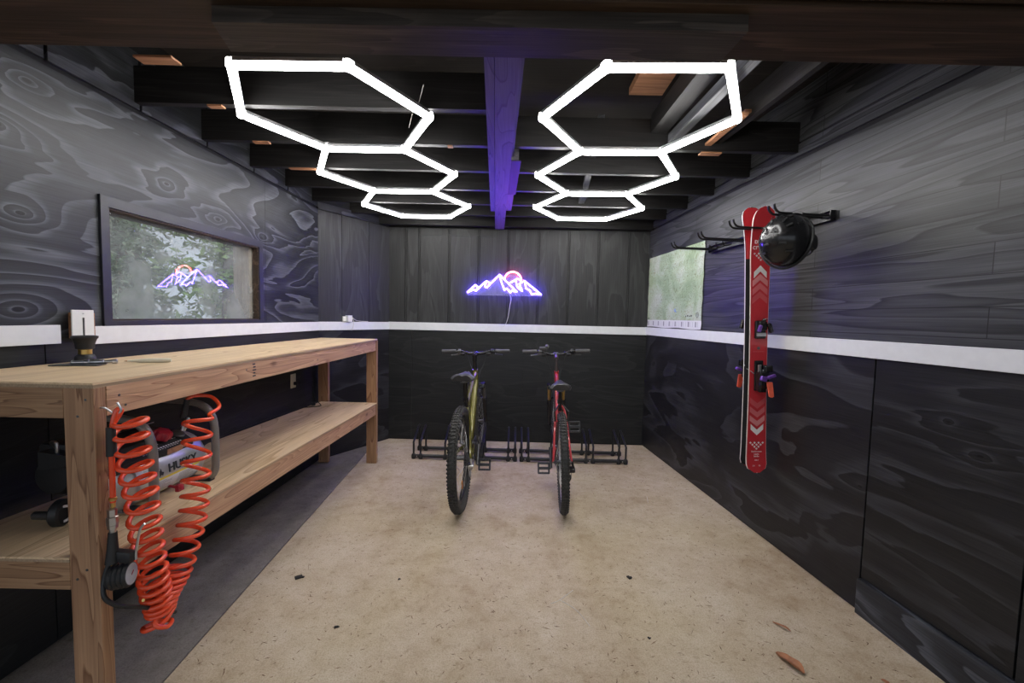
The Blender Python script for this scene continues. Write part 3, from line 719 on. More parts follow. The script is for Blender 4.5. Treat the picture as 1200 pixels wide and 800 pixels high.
# ------------------------------------------------------------------ bicycles
def wheel(name, parent, c, R, tw, m_rim, knob, hubw, parts_extra=None, spokes=28):
    """wheel in the y-z plane centred at c; rim is the part, tyre/spokes/hub its sub-parts"""
    c = Vector(c)
    rim = MB().lathe([(R - tw - .022, -.010), (R - tw - .024, .0), (R - tw - .022, .010), (R - tw + .004, .0125), (R - tw + .004, -.0125)], c, (1, 0, 0), 48, closed_prof=True).build(name, m_rim, parent, smooth=True)
    t = MB(); prof = []
    for k in range(12):
        a = k * 2 * PI / 12; prof.append((R - tw / 2 - .004 + math.cos(a) * (tw / 2), math.sin(a) * tw / 2))
    t.lathe(prof, c, (1, 0, 0), 64, closed_prof=True)
    n = int(2 * PI * R / .026)
    for i in range(n):
        for j, off in enumerate((-.40, -.14, .14, .40)):
            a = (i + (.5 if j in (1, 2) else 0)) * 2 * PI / n
            rr = R - .003 - (0.010 if abs(off) > .3 else 0)
            p = c + Vector((off * tw, math.cos(a) * rr, math.sin(a) * rr))
            tilt = (.7 if off > 0 else -.7) if abs(off) > .3 else 0
            Rm = Matrix.Rotation(-(PI / 2 - a), 3, 'X') @ Matrix.Rotation(tilt, 3, 'Y') @ Matrix.Rotation(.35 if j % 2 else -.35, 3, 'Z')
            t.obox(p, (tw * .21, .012, knob * 2), Rm)
    t.build('tyre', 'rubber', rim)
    sp_ = MB()
    for i in range(spokes):
        a = i * 2 * PI / spokes; sgn = 1 if i % 2 else -1
        h = c + Vector((sgn * hubw * .40, math.cos(a + sgn * .9) * .022, math.sin(a + sgn * .9) * .022))
        e = c + Vector((0, math.cos(a) * (R - tw - .02), math.sin(a) * (R - tw - .02)))
        sp_.tube([h, e], .0011, 5)
    sp_.build('spokes', 'steel', rim)
    MB().lathe([(.006, -hubw / 2 - .012), (.010, -hubw / 2), (.012, -hubw / 2 + .004), (.026, -hubw * .42), (.026, -hubw * .38), (.013, -hubw * .3), (.013, hubw * .3), (.026, hubw * .38), (.026, hubw * .42), (.012, hubw / 2), (.006, hubw / 2 + .012)], c, (1, 0, 0), 18).build('hub', 'darksteel', rim, smooth=True)
    return rim

def bicycle(kind, label, loc, yaw, lean, steer=0):
    A = kind == 'olive'
    fm = 'olive' if A else 'redframe'
    t = thing('bicycle', label, 'bicycle', loc, (0, lean, yaw))
    t.rotation_mode = 'XYZ'
    R = .366 if A else .350; tw = .060 if A else .052
    WBs = 1.08
    rc, fc = Vector((0, 0, R)), Vector((0, WBs, R))
    bb = Vector((0, .43, R - .03)); st = Vector((0, .26, .74)); ht = Vector((0, .79, .90)); hb = Vector((0, .835, .775))
    seat = Vector((0, .20, .925 if A else .870))
    # frame
    b = MB()
    if A:
        b.tube([hb + Vector((0, -.01, .02)), (0, .62, .56), bb + Vector((0, .02, .01))], [.027, .030, .026], 12)
        b.tube([st - Vector((0, -.01, .06)), ht - Vector((0, 0, .03))], [.019, .022], 12)
        b.tube([bb, st], .0175, 12)
        b.tube([ht, hb], .025, 14)
        for sx in (-1, 1):
            b.tube(smooth_path([bb + Vector((sx * .025, -.02, 0)), (sx * .048, .30, R - .02), (sx * .066, .06, R - .005), (sx * .068, 0, R)], 4), .011, 8)
            b.tube(smooth_path([st + Vector((sx * .012, 0, -.07)), (sx * .045, .17, .58), (sx * .066, .02, R + .03), (sx * .068, 0, R)], 4), .009, 8)
        b.obox((.0, .36, .55), (.03, .05, .06), Euler((0, 0, 0)), .006)
    else:
        b.tube([hb + Vector((0, -.01, .02)), bb], .018, 12)
        b.tube([st - Vector((0, 0, .03)), ht - Vector((0, 0, .03))], .0155, 12)
        b.tube([bb, st], .0155, 12)
        b.tube([ht, hb], .020, 14)
        for sx in (-1, 1):
            b.tube(smooth_path([bb + Vector((sx * .022, -.02, 0)), (sx * .040, .33, R - .02), (sx * .062, .06, R - .005), (sx * .066, 0, R)], 4), .009, 8)
            b.tube(smooth_path([st + Vector((sx * .012, 0, -.04)), (sx * .038, .20, .64), (sx * .060, .03, R + .05), (sx * .066, 0, R)], 4), .0085, 8)
        b.tube([(-.04, .18, .60), (.04, .18, .60)], .007, 8)
    b.build('frame', fm, t, smooth=True)
    # fork
    b = MB(); b.tube([hb + Vector((0, .0, .01)), hb + Vector((0, .008, -.03))], .021, 12)
    ax = (hb - ht).normalized()
    cr = hb + Vector((0, .02, -.035))
    b.obox(cr, (.155, .05, .045), Euler((-.3, 0, 0)), .012)
    for sx in (-1, 1):
        p0 = cr + Vector((sx * .066, .0, .02)); p2 = fc + Vector((sx * .060, -.02, 0)); p1 = p0.lerp(p2, .35)
        b.tube([p0 + (p0 - p2) * .03, p0], .019, 12)
        b.tube([p1, p1.lerp(p2, .08), p2, fc + Vector((sx * .06, 0, 0))], [.0225, .0215, .017, .012], 12)
    b.tube(smooth_path([p1 + Vector((0, .01, 0)), cr.lerp(fc, .38) + Vector((0, .05, .03)), p1 + Vector((-.132, .01, 0))], 5), .011, 8)
    b.build('fork', 'gloss_black', t, smooth=True)
    b = MB()
    for sx in (-1, 1):
        p0 = cr + Vector((sx * .066, .0, .02)); p2 = fc + Vector((sx * .060, -.02, 0)); b.tube([p0, p0.lerp(p2, .36)], .0155, 12)
    b.build('fork_stanchion', 'darksteel' if A else 'brass', t, smooth=True)
    # wheels
    rw = wheel('rear_wheel', t, rc, R, tw, 'black' if A else 'steel', .0050, .12)
    b = MB()
    for k, r_ in enumerate((.058, .052, .046, .041, .036, .031, .027)):
        x0 = .030 + k * .0045
        pr = []
        n = int(r_ * 2 * PI / .0127) * 2
        pr = [((r_ if i % 2 else r_ - .004) * math.cos(i * 2 * PI / n), (r_ if i % 2 else r_ - .004) * math.sin(i * 2 * PI / n)) for i in range(n)]
        b.prism(pr, rc + Vector((x0, 0, 0)), (0, 1, 0), (0, 0, 1), (.002, 0, 0))
    b.build('cassette', 'darksteel', rw)
    MB().obox(rc + Vector((.0, .05, -.21)), (.008, .03, .055), Euler((.2, 0, 0)), .003).build('reflector', 'amber', rw)
    if A: MB().lathe([(.085, -.045), (.085, -.043), (.055, -.043), (.055, -.045)], rc, (1, 0, 0), 36, closed_prof=True).build('brake_disc', 'steel', rw)
    fw = wheel('front_wheel', t, fc, R, tw, 'black' if A else 'steel', .0050, .10)
    # seatpost, saddle
    MB().tube([st - Vector((0, -.01, .08)), seat - Vector((0, -.02, .035))], .0155 if A else .0135, 12).lathe([(.021, 0), (.021, .025)], st - Vector((0, 0, .02)), (0, -.3, 1), 14).build('seatpost', 'gloss_black' if A else 'steel_black', t, smooth=True)
    b = MB(); n, mseg = 14, 12; rows = []
    for i in range(n + 1):
        v = i / n; y = seat.y - .11 + .265 * v
        hw = (.096 if A else .086) * (1 - v ** 1.15) ** .9 * (1 - .15 * (1 - v) ** 6) + .021 * v + .004
        if v < .08: hw *= .82 + v * 2.2
        if v > .95: hw *= .75
        rise = .020 * (1 - v) ** 2 + .008 * v * v
        row = []
        for k in range(mseg + 1):
            a = -1 + 2 * k / mseg
            z = seat.z + rise + .014 * (1 - a * a) ** .5 - .020 * abs(a) ** 3 - (.012 if v in (0, 1) else 0) - (.008 * math.exp(-(a * 5) ** 2) if A else .003 * math.exp(-(a * 5) ** 2))
            row.append(b.bm.verts.new((seat.x + hw * a, y, z)))
        low = [b.bm.verts.new((seat.x + hw * .9 * (1 - 2 * k / mseg), y + (.01 if v == 0 else 0), seat.z - .032 + rise * .7 - .006 * (1 - v))) for k in range(mseg + 1)]
        rows.append(row + low)
    for i in range(n):
        Lr_ = len(rows[i])
        for k in range(Lr_): b.bm.faces.new((rows[i][k], rows[i][(k + 1) % Lr_], rows[i + 1][(k + 1) % Lr_], rows[i + 1][k]))
    b.bm.faces.new(rows[0]); b.bm.faces.new(list(reversed(rows[-1])))
    sd = b.build('saddle', 'saddle', t, smooth=True)
    b = MB()
    for sx in (-1, 1): b.tube(smooth_path([(sx * .02, seat.y - .08, seat.z - .02), (sx * .022, seat.y - .03, seat.z - .045), (sx * .022, seat.y + .06, seat.z - .045), (sx * .01, seat.y + .13, seat.z - .02)], 4), .0035, 6)
    b.obox((0, seat.y + .02, seat.z - .045), (.04, .04, .018), Euler((0, 0, 0)), .004)
    b.build('saddle_rails', 'darksteel', sd)
    # stem and bar
    hbz = 1.05
    bc = Vector((0, .86, hbz - .012)) if A else Vector((0, .84, hbz - .005))
    top_ = ht + Vector((0, -.01, .06))
    b = MB(); b.tube([ht - Vector((0, 0, .005)), top_ + Vector((0, -.005, .02))], .0165 if A else .014, 12)
    if A:
        b.tube([top_ + Vector((0, -.008, .02)), top_ + Vector((0, -.012, .075))], .020, 14)
        b.tube([top_ + Vector((0, -.012, .060)), bc], [.018, .017], 12)
    else:
        b.tube([top_ + Vector((0, -.005, .02)), top_ + Vector((0, -.01, .06))], .013, 12)
        b.tube([top_ + Vector((0, -.02, .055)), bc], [.017, .015], 12)
    b.obox(bc, (.045, .036, .036), Euler((.3, 0, 0)), .006)
    st_ = b.build('stem', 'gloss_black' if A else 'darksteel', t, smooth=True)
    HW = .305 if A else .300
    piv = bc.copy()
    rise = .022 if A else .030
    def BP(x):
        a = abs(x); s_ = min(max((a - .045) / .10, 0), 1); s_ = s_ * s_ * (3 - 2 * s_)
        v = Vector((x, bc.y - .05 * max(0, a - .12) , bc.z + rise * s_))
        d = v - piv; d.rotate(Euler((0, 0, steer))); return piv + d
    hbm = MB().tube([BP(-HW + i * 2 * HW / 30) for i in range(31)], .0125, 12).build('handlebar', 'gloss_black', t, smooth=True)
    for sx in (-1, 1):
        MB().tube([BP(sx * (HW + .003)), BP(sx * HW), BP(sx * (HW - .06)), BP(sx * (HW - .118)), BP(sx * (HW - .125))], [.014, .0172, .016, .0172, .015], 12).build('grip', 'grip', hbm, smooth=True)
        b = MB(); p = BP(sx * (HW - .155)); b.tube([p - Vector((.012, 0, 0)), p + Vector((.012, 0, 0))], .019, 12)
        b.obox(p + Vector((0, .02, -.020)), (.05, .035, .022), Euler((0, 0, 0)), .006)
        b.tube(smooth_path([p + Vector((-sx * .012, .03, -.022)), p + Vector((sx * .02, .052, -.034)), p + Vector((sx * .085, .050, -.040))], 4), .0055, 8)
        b.build('brake_lever', 'darksteel' if sx < 0 else 'black', hbm, smooth=True)
        b = MB(); p = BP(sx * (HW - .19)); b.obox(p + Vector((0, -.012, -.020)), (.04, .04, .026), Euler((.4, 0, .2 * sx)), .007)
        b.build('gear_shifter', 'black', hbm)
    if not A:
        b = MB(); p = BP(-.115); b.obox(p + Vector((0, -.01, .032)), (.072, .03, .034), Euler((.5, 0, .2)), .008)
        b.lathe([(.005, -.02), (.018, -.02), (.018, .02), (.005, .02)], p + Vector((.032, .0, .045)), (.2, 1, .4), 16); b.tube([p, p + Vector((0, 0, .03))], .012, 10)
        b.build('handlebar_mount', 'grip', hbm, smooth=True)
    # cables
    b = MB()
    for sx, dx in ((-1, -.02), (1, .02), (1, .03)):
        b.tube(smooth_path([BP(sx * (HW - .175)) + Vector((0, .03, -.02)), BP(sx * .09) + Vector((0, .07, -.03)), Vector((dx * .5 + sx * .05, bc.y + .06, .93)), Vector((dx, hb.y + .01, .84)), Vector((dx * 1.1, hb.y - .08, .72))], 6), .0024, 6)
    b.build('cables', 'black', t)
    # drivetrain
    cw = .165; th = math.radians(35 if A else 22)
    ca = Vector((0, math.sin(th), math.cos(th)))
    b = MB(); b.lathe([(.02, -.062), (.02, .062)], bb, (1, 0, 0), 16)
    R_r = bb + Vector((.072, 0, 0)); L_l = bb + Vector((-.072, 0, 0))
    ra, la = (-ca, ca) if A else (ca, -ca)
    for base, dr in ((R_r, ra), (L_l, la)):
        b.tube([base, base + dr * cw * .5, base + dr * cw], [.015, .012, .0125], 10)
    cr_ = b.build('crankset', 'darksteel', t, smooth=True)
    b = MB()
    for k, r_ in enumerate(((.066,) if A else (.085, .07, .052))):
        n = int(r_ * 2 * PI / .0127) * 2
        o_ = [((r_ if i % 2 else r_ - .004) * math.cos(i * 2 * PI / n), (r_ if i % 2 else r_ - .004) * math.sin(i * 2 * PI / n)) for i in range(n)]
        b.prism(o_, bb + Vector((.052 - k * .007, 0, 0)), (0, 1, 0), (0, 0, 1), (.002, 0, 0))
    b.build('chainring', 'steel_black' if A else 'steel', cr_)
    for sx, base, dr in ((1, R_r, ra), (-1, L_l, la)):
        pc = base + dr * cw + Vector((sx * .058, 0, 0)); b = MB()
        tl = .1 if (A and sx < 0) else 1.2
        E_ = Euler((tl, 0, 0)); Rr = E_.to_matrix()
        b.tube([base + dr * cw, pc + Vector((sx * .035, 0, 0))], .008, 8)
        for yy in (-.038, .038): b.obox(pc + Rr @ Vector((0, yy, 0)), (.092, .016, .022), E_, .003)
        for xx in (-.042, .042): b.obox(pc + Rr @ Vector((xx, 0, 0)), (.014, .084, .020), E_, .003)
        b.obox(pc, (.085, .022, .022), E_, .003)
        for xx in (-.03, -.01, .01, .03):
            for yy in (-.038, .038): b.obox(pc + Rr @ Vector((xx, yy, .012)), (.005, .005, .008), E_)
        b.build('pedal', 'pedal', t)
    b = MB()   # chain: upper and lower run with links
    r1, r2 = .040, .068 if A else .07
    pu = [(.046, rc.y, rc.z + r1), (.050, bb.y, bb.z + r2)]; pl_ = [(.050, bb.y, bb.z - r2), (.050, .05, R - .135)]
    for a_, c_ in (pu, pl_):
        a_, c_ = Vector(a_), Vector(c_); n = int((c_ - a_).length / .0127)
        for i in range(n):
            p = a_.lerp(c_, (i + .5) / n); d = (c_ - a_).normalized(); b.obox(p, (.006, .010, .008), Euler((math.asin(d.z), 0, 0)))
    b.build('chain', 'darksteel', t)
    b = MB(); dh = rc + Vector((.066, .0, -.012))
    b.tube([rc + Vector((.068, 0, 0)), dh + Vector((.012, .0, -.035))], .009, 8)
    b.obox(dh + Vector((.004, .005, -.045)), (.04, .045, .032), Euler((.3, 0, 0)), .008)
    for dz, dy in ((-.055, .02), (-.118, .045)): b.lathe([(.020, -.004), (.020, .004)], dh + Vector((-.008, dy, dz)), (1, 0, 0), 14)
    for xx in (-.014, -.001): b.obox(dh + Vector((xx, .033, -.088)), (.002, .022, .075), Euler((.35, 0, 0)))
    b.build('rear_derailleur', 'steel' if A else 'steel_black', t, smooth=True)
    if not A:
        b = MB()
        for sx in (-1, 1): b.tube([(sx * .045, .10, .62), (sx * .05, .06, .70), (sx * .012, .12, .74)], .006, 8); 
        b.build('rim_brake', 'black', t)
    else:
        MB().obox((.0, .33, .60), (.03, .14, .05), Euler((.8, 0, 0)), .012).build('rear_shock', 'steel_black', t)
    return t
bicycle('olive', 'olive gold mountain bike with black fork, left of the two in the rack', (-.335, 2.862, 0), -.045, -.028)
bicycle('red', 'red mountain bike with silver rims, right of the two in the rack', (.392, 2.88, 0), -.060, -.038)

# ------------------------------------------------------------------ bike racks
def rack(label, xs, yl, yr):
    t = thing('bike_rack', label, 'bike rack', (0, 0, 0))
    x0, x1 = xs[0] - .05, xs[-1] + .05
    yf = lambda x: 3.852 - .017 * x; yk = lambda x: 4.094 - .022 * x
    r1 = MB().tube([(x0, yf(x0), .030), (x1, yf(x1), .030)], .0165, 12).build('front_rail', 'steel_black', t, smooth=True)
    r2 = MB().tube([(x0 + .0, yk(x0), .030), (x1, yk(x1), .030)], .0165, 12).build('back_rail', 'steel_black', t, smooth=True)
    for x in xs:
        for s_ in (-.033, .033):
            xx = x + s_; a, c = yf(xx), yk(xx)
            MB().tube(smooth_path([(xx, a, .016), (xx, a, .10), (xx, a, .150), (xx, a + .012, .172), (xx, c - .04, .258), (xx, c - .008, .262), (xx, c, .245), (xx, c, .12), (xx, c, .016)], 4), .0095, 10).build('wheel_hoop', 'steel_black', t, smooth=True)
            for yy in (a, c): MB().lathe([(.014, 0), (.020, .003), (.020, .040), (.013, .050)], (xx, yy, .002), (0, 0, 1), 12).build('hoop_foot', 'black', t, smooth=True)
        b = MB()
        for yy in (yf(x), yk(x)): b.lathe([(.005, -.0185), (.005, -.016)], (x, yy, .03), (0, 1, 0), 8)
        b.build('rail_bolt', 'steel', t)
    return t
rack('black steel floor bike rack standing by the back wall, holding the olive bike', [-.885, -.583, -.281, .020], 0, 0)
rack('black steel floor bike rack holding the red bike, its end near the right wall', [.148, .450, .760, 1.070], 0, 0)

# ------------------------------------------------------------------ ski rack on the right wall
SR = thing('wall_ski_rack', 'black steel wall rack with four pairs of prongs on the right wall', 'ski rack', RW(1.7, 0, 1.93), (0, 0, ar))
# local x towards the camera, local -y into the room
def rs(y): return (Vector((0, y)) - Vector((0, RB.y))).length / math.cos(math.atan2(.285, 3.071)) - 1.7
xa, xc = rs(3.27), rs(2.16)
b = MB(); b.box(xa, xc, -.004, 0, .024, .030); b.box(xa, xc, -.030, 0, .027, .030); b.box(xa, xc, -.004, 0, -.022, -.016); b.box(xa, xc, -.030, 0, -.022, -.019)
b.box(xa, xa + .003, -.030, 0, -.022, .030); b.box(xc - .003, xc, -.030, 0, -.022, .030)
b.build('wall_rail', 'steel_black', SR)
for y in (2.185, 2.515, 2.86, 3.235):
    c = rs(y)
    br_ = MB().box(c - .045, c + .045, -.004, -.001, -.016, .024).box(c - .03, c + .03, -.036, -.004, -.006, .008, .002).build('prong_bracket', 'steel_black', SR)
    for s_ in (-.021, .021):
        MB().tube(smooth_path([(c + s_, -.03, .002), (c + s_, -.15, .003), (c + s_, -.29, .004), (c + s_, -.318, .010), (c + s_, -.334, .026), (c + s_, -.340, .046)], 4), .0062, 10).build('prong', 'steel_black', SR, smooth=True)
for y in (2.98, 3.06, 3.14):
    c = rs(y)
    MB().tube(smooth_path([(c, -.03, -.0), (c, -.06, -.012), (c, -.085, -.010), (c, -.095, .012), (c, -.098, .02)], 4), .004, 8).build('small_hook', 'steel_black', SR, smooth=True)

# ------------------------------------------------------------------ skis
def ski_w(t):   # half width along length, t 0 tail .. 1 tip
    w_ = .0525 + .0115 * (2 * t - 1) ** 2 + .003 * t
    e = .055
    if t > 1 - e: w_ *= max(0, 1 - ((t - 1 + e) / e) ** 2.6) ** .5 if t < 1 else 0
    if t < .040: w_ *= max(0, 1 - ((.040 - t) / .040) ** 2.6) ** .5
    return max(w_, .0015)
def ski_y(t):   # rocker: bends away from the base at both ends
    tip = max(0, (t - .80) / .20); tail = max(0, (.10 - t) / .10)
    return .050 * tip ** 2.0 + .012 * tail ** 2 + .010 * (1 - abs(2 * t - 1)) * 0
def ski(label, loc, rotz, L=1.612, lean=0, tipx=0):
    t = thing('ski', label, 'ski', loc, (0, lean, rotz), 'pair of red skis')
    n = 60
    def layer(y0, y1, name, m, ins=0, par=t):
        b = MB(); R_ = []
        for i in range(n + 1):
            v = i / n; v = v if ins == 0 else .0015 + v * .997
            hw = ski_w(v) - ins; hw = max(hw, .001); z = v * L; d = -ski_y(v)
            R_.append([b.bm.verts.new((x, d + y, z)) for x, y in ((-hw, y0), (hw, y0), (hw, y1), (-hw, y1))])
        for i in range(n):
            for k in range(4): b.bm.faces.new((R_[i][k], R_[i][(k + 1) % 4], R_[i + 1][(k + 1) % 4], R_[i + 1][k]))
        b.bm.faces.new(R_[0]); b.bm.faces.new(list(reversed(R_[-1])))
        return b.build(name, m, par)
    layer(-.010, -.002, 'ski_body', 'ski_edge')
    layer(-.0108, -.0100, 'topsheet', 'ski_red', .0022)
    layer(-.002, -.0, 'ski_base', 'black')
    b = MB(); rr = []
    for i in range(22):
        v = .80 + .197 * i / 21; hw = max(ski_w(v) - .002, .001); rr.append([b.bm.verts.new((sx * hw, .0006 - ski_y(v), v * L)) for sx in (-1, 1)])
    for i in range(21): b.bm.faces.new((rr[i][0], rr[i][1], rr[i + 1][1], rr[i + 1][0]))
    b.build('base_tip', 'ski_red', t)['label'] = 'red end of the ski base'
    # chevrons
    def chev(z0, w_, h, th_, up_, m, name='chevron'):
        b = MB(); s_ = 1 if up_ else -1
        o_ = [(-w_, 0), (0, s_ * h), (w_, 0), (w_, -s_ * th_), (0, s_ * (h - th_)), (-w_, -s_ * th_)]
        d = -ski_y(z0 / L)
        b.prism(o_, (0, -.0108 + d, z0), (1, 0, 0), (0, 0, 1), (0, -.0008, 0)); b.build(name, m, t)
    for i, m in enumerate(('ski_white', 'ski_pink', 'ski_pink2', 'ski_pink3')):
        chev(1.232 - i * .052, .0385 if i == 0 else .0455, .040, .036, True, m)
        chev(.270 + i * .055, .0385 if i == 0 else .0455, .036, .034, False, m)
    chk = [(-2, 2), (-1, 2), (1, 2), (2, 2), (-1.5, 1.2), (-.5, 1.2), (.5, 1.2), (1.5, 1.2), (-1, .4), (0, .4), (1, .4), (-.5, -.4), (.5, -.4), (0, -1.2)]
    for zc in (1.330, .175):
        b = MB()
        for k in range(5):
            for dx in range(-3, 4):
                if abs(dx) + k <= 3 and (dx + k) % 2 == 1 - 0 or (k == 3 and dx == 0):
                    a_ = dx * .0125; z_ = zc - k * .0125 + .012
                    b.prism([(a_ - .007, z_), (a_, z_ + .007), (a_ + .007, z_), (a_, z_ - .007)], (0, -.0109 - ski_y(zc / L) * 0 - ski_y((zc) / L), 0), (1, 0, 0), (0, 0, 1), (0, -.0009, 0))
        b.build('crest', 'ski_white', t)
    Rt = Matrix.Rotation(PI / 2, 4, 'X')
    def tx(body, size, z, name='lettering', bold=0, x=0):
        text_mesh(name, body, size, 'ski_white', t, Matrix.Translation((x, -.0112 - ski_y(z / L), z)) @ Rt, bold=bold)
    tx('black', .042, 1.414, bold=.0006); tx('crows', .042, 1.380, bold=.0006)
    tx('blackcrows', .014, .132); tx('captis', .014, .116); tx('birdie', .014, .102)
    tx('160.1', .012, .078); tx('(o)', .012, .045, x=-.018); tx('(s)', .012, .045, x=.018)
    b = MB(); b.box(-.034, .034, -.0113, -.0106, .750, .7515); b.build('mid_line', 'ski_pink', t)
    b = MB(); b.lathe([(.010, 0), (.010, .0012)], (0, -.0108, .772), (0, -1, 0), 16); b.build('mount_badge', 'darksteel', t)
    # toe binding
    tz, hz = .885, .597
    tp = MB(); tp.box(-.030, .032, -.030, -.010, tz - .055, tz + .055, .006); tp.box(-.022, .026, -.055, -.028, tz - .005, tz + .050, .008)
    tp.tube([(0, -.035, tz + .03), (.002, -.06, tz + .062)], [.016, .010], 10)
    tp = tp.build('toe_binding', 'gloss_black', t)
    MB().box(-.027, .031, -.036, -.030, tz - .040, tz - .018, .002).build('toe_plate', 'steel', tp)
    MB().obox((-.018, -.050, tz + .008), (.018, .02, .042), Euler((.2, .2, 0)), .005).build('toe_wing', 'purple_part', tp)
    b = MB(); b.obox((.040, -.055, tz + .010), (.022, .022, .062), Euler((.3, -.45, 0)), .006); b.tube([(-.006, -.06, tz + .060), (.006, -.072, tz + .066), (.018, -.06, tz + .060)], .003, 6); b.build('toe_lever', 'gloss_black', tp)
    hp = MB(); hp.box(-.026, .026, -.020, -.010, hz - .085, hz + .10, .004)
    hp.box(-.022, .030, -.075, -.018, hz - .040, hz + .040, .008); hp.obox((.028, -.060, hz + .055), (.046, .035, .042), Euler((0, 0, 0)), .008); hp.obox((.0, -.045, hz - .055), (.045, .05, .06), Euler((.3, 0, 0)), .008)
    hp = hp.build('heel_binding', 'gloss_black', t)
    b = MB(); b.obox((-.010, -.085, hz - .002), (.038, .02, .03), Euler((0, .3, 0)), .006); b.obox((.035, -.085, hz + .010), (.05, .02, .018), Euler((0, -.35, 0)), .005); b.build('heel_cup', 'purple_part', hp)
    b = MB(); b.prism([(-.016, 0), (.016, 0), (.014, -.082), (.004, -.088), (-.004, -.088), (-.012, -.082)], (.024, -.090, hz - .022), (1, 0, 0), (0, .25, 1), (0, .010, 0)); b.build('heel_lever', 'orange_part', hp)
    MB().obox((-.012, -.045, hz + .055), (.02, .01, .045), Euler((0, 0, 0)), .003).obox((.008, -.050, hz + .035), (.015, .012, .03), Euler((0, .3, 0)), .003).build('heel_spring', 'steel', hp)
    b = MB()
    for sx in (-1, 1): b.tube(smooth_path([(sx * .03, -.02, hz + .02), (sx * .045, -.012, hz + .035), (sx * .055, .004, hz + .045), (sx * .062, .012, hz + .05)], 4), .003, 6)
    b.build('ski_brake', 'steel', hp)
    return t
SY = 2.515
ski('red ski facing the room with white chevrons, its bindings toward the camera', (1.530, SY - .003, .445), 0, lean=-.034)
ski('ski hung behind the other against it, showing its pale edge and black side', (1.508, SY + .004, .468), PI - .0, lean=.034)

# ------------------------------------------------------------------ helmet
H = thing('ski_helmet', 'glossy black ski helmet hanging from the near prongs of the wall rack', 'helmet', (1.405, 2.16, 1.800), )
H.rotation_euler = Vector((-.80, -.56, .22)).to_track_quat('Z', 'Y').to_euler()
b = MB(); seg, nr = 40, 18; rows = []
for i in range(nr + 1):
    ph = i / nr * math.radians(104); row = []
    for k in range(seg):
        a = k * 2 * PI / seg
        r_ = math.sin(ph); z = math.cos(ph)
        rx, ry, rz_ = .115, .132, .128
        front = math.cos(a)   # local y+ = rear
        bump_ = 1 + .012 * math.cos(3 * a) * math.sin(ph * 2)
        lowcut = .018 * math.cos(2 * a) * (i / nr) ** 4
        row.append(b.bm.verts.new((rx * r_ * math.sin(a) * bump_, ry * r_ * math.cos(a) * bump_, rz_ * z * bump_ - lowcut)))
    rows.append(row)
for i in range(nr):
    for k in range(seg):
        b.bm.faces.new((rows[i][k], rows[i][(k + 1) % seg], rows[i + 1][(k + 1) % seg], rows[i + 1][k]))
shell = b.build('shell', 'gloss_black', H, smooth=True)
so = shell.modifiers.new('thick', 'SOLIDIFY'); so.thickness = .018; so.offset = -1
b = MB()
for a in (.5, 1.1, -.5, -1.1, 2.5, -2.5):
    for ph in (.55, .95):
        c_ = Vector((.122 * math.sin(ph) * math.sin(a), .140 * math.sin(ph) * math.cos(a), .132 * math.cos(ph)))
        n_ = Vector((c_.x / .12 ** 2, c_.y / .138 ** 2, c_.z / .13 ** 2)).normalized()
        tq = n_.to_track_quat('Z', 'Y').to_matrix()
        b.obox(c_ * .995, (.010, .032, .004), tq @ Matrix.Rotation(a * .3, 3, 'Z'), .0018)
b.build('vents', 'black', H)
b = MB()
b.tube([(.122 * math.sin(a_), .140 * math.cos(a_), -.018 - .016 * math.cos(2 * a_)) for a_ in [k * 2 * PI / 36 for k in range(36)]], .0065, 8, closed=True)
b.build('rim_trim', 'black', H, smooth=True)
for sx in (-1, 1):
    b = MB(); b.lathe([(.006, -.012), (.036, -.012), (.042, 0), (.036, .014), (.006, .018)], (sx * .100, -.005, -.060), (sx, 0, 0), 20)
    b.build('ear_pad', 'black', H, smooth=True)
MB().tube(smooth_path([(-.105, -.01, -.07), (-.07, -.03, -.14), (0, -.04, -.165), (.07, -.03, -.14), (.105, -.01, -.07)], 6), .006, 6).build('chin_strap', 'black', H, smooth=True)
MB().tube(smooth_path([(.0, .13, .02), (.04, .13, .03), (.075, .118, .03)], 4), .005, 6).obox((-.02, .138, .02), (.04, .008, .02), Euler((0, 0, 0)), .002).build('goggle_clip', 'pedal', H, smooth=True)

# ------------------------------------------------------------------ topographic map on right wall
MP = thing('trail_map', 'creased green topographic map pinned on the right wall beside the back corner', 'map', RW(0, .002, 0), (0, 0, ar))
b = MB(); s0, s1, z0, z1 = .035, 1.085, 1.306, 2.024
nx, nz = 44, 30; V = []
for j in range(nz + 1):
    row = []
    for i in range(nx + 1):
        u, v = i / nx, j / nz
        fold = .0035 * abs(((v * 7.2) % 1) - .5) * 2 + .003 * abs(((u * 4) % 1) - .5) * 2
        s_ = s0 + (s1 - s0) * u - .006 * (1 - v) * (u - .2); z = z0 + (z1 - z0) * v + .004 * math.sin(u * 4 * PI) * (1 - v) * (1 if v < .02 else 0)
        s_ += (.004 * math.sin(v * 7.2 * PI)) * (1 if i in (0, nx) else 0)
        row.append((s_, -.002 - fold, z))
    V.append(row)
def sheet(j0, j1, name, m, par, off=0):
    b = MB(); vv = [[b.bm.verts.new((x, y - off, z)) for x, y, z in V[j]] for j in range(j0, j1 + 1)]
    bk = [[b.bm.verts.new((x, y - off + .0006, z)) for x, y, z in V[j]] for j in range(j0, j1 + 1)]
    for j in range(j1 - j0):
        for i in range(nx):
            b.bm.faces.new((vv[j][i], vv[j][i + 1], vv[j + 1][i + 1], vv[j + 1][i])); b.bm.faces.new((bk[j][i], bk[j + 1][i], bk[j + 1][i + 1], bk[j][i + 1]))
    return b.build(name, m, par)
sheet(3, nz, 'map_sheet', 'map', MP); sheet(0, 3, 'map_legend', 'label_white', MP)
b = MB()
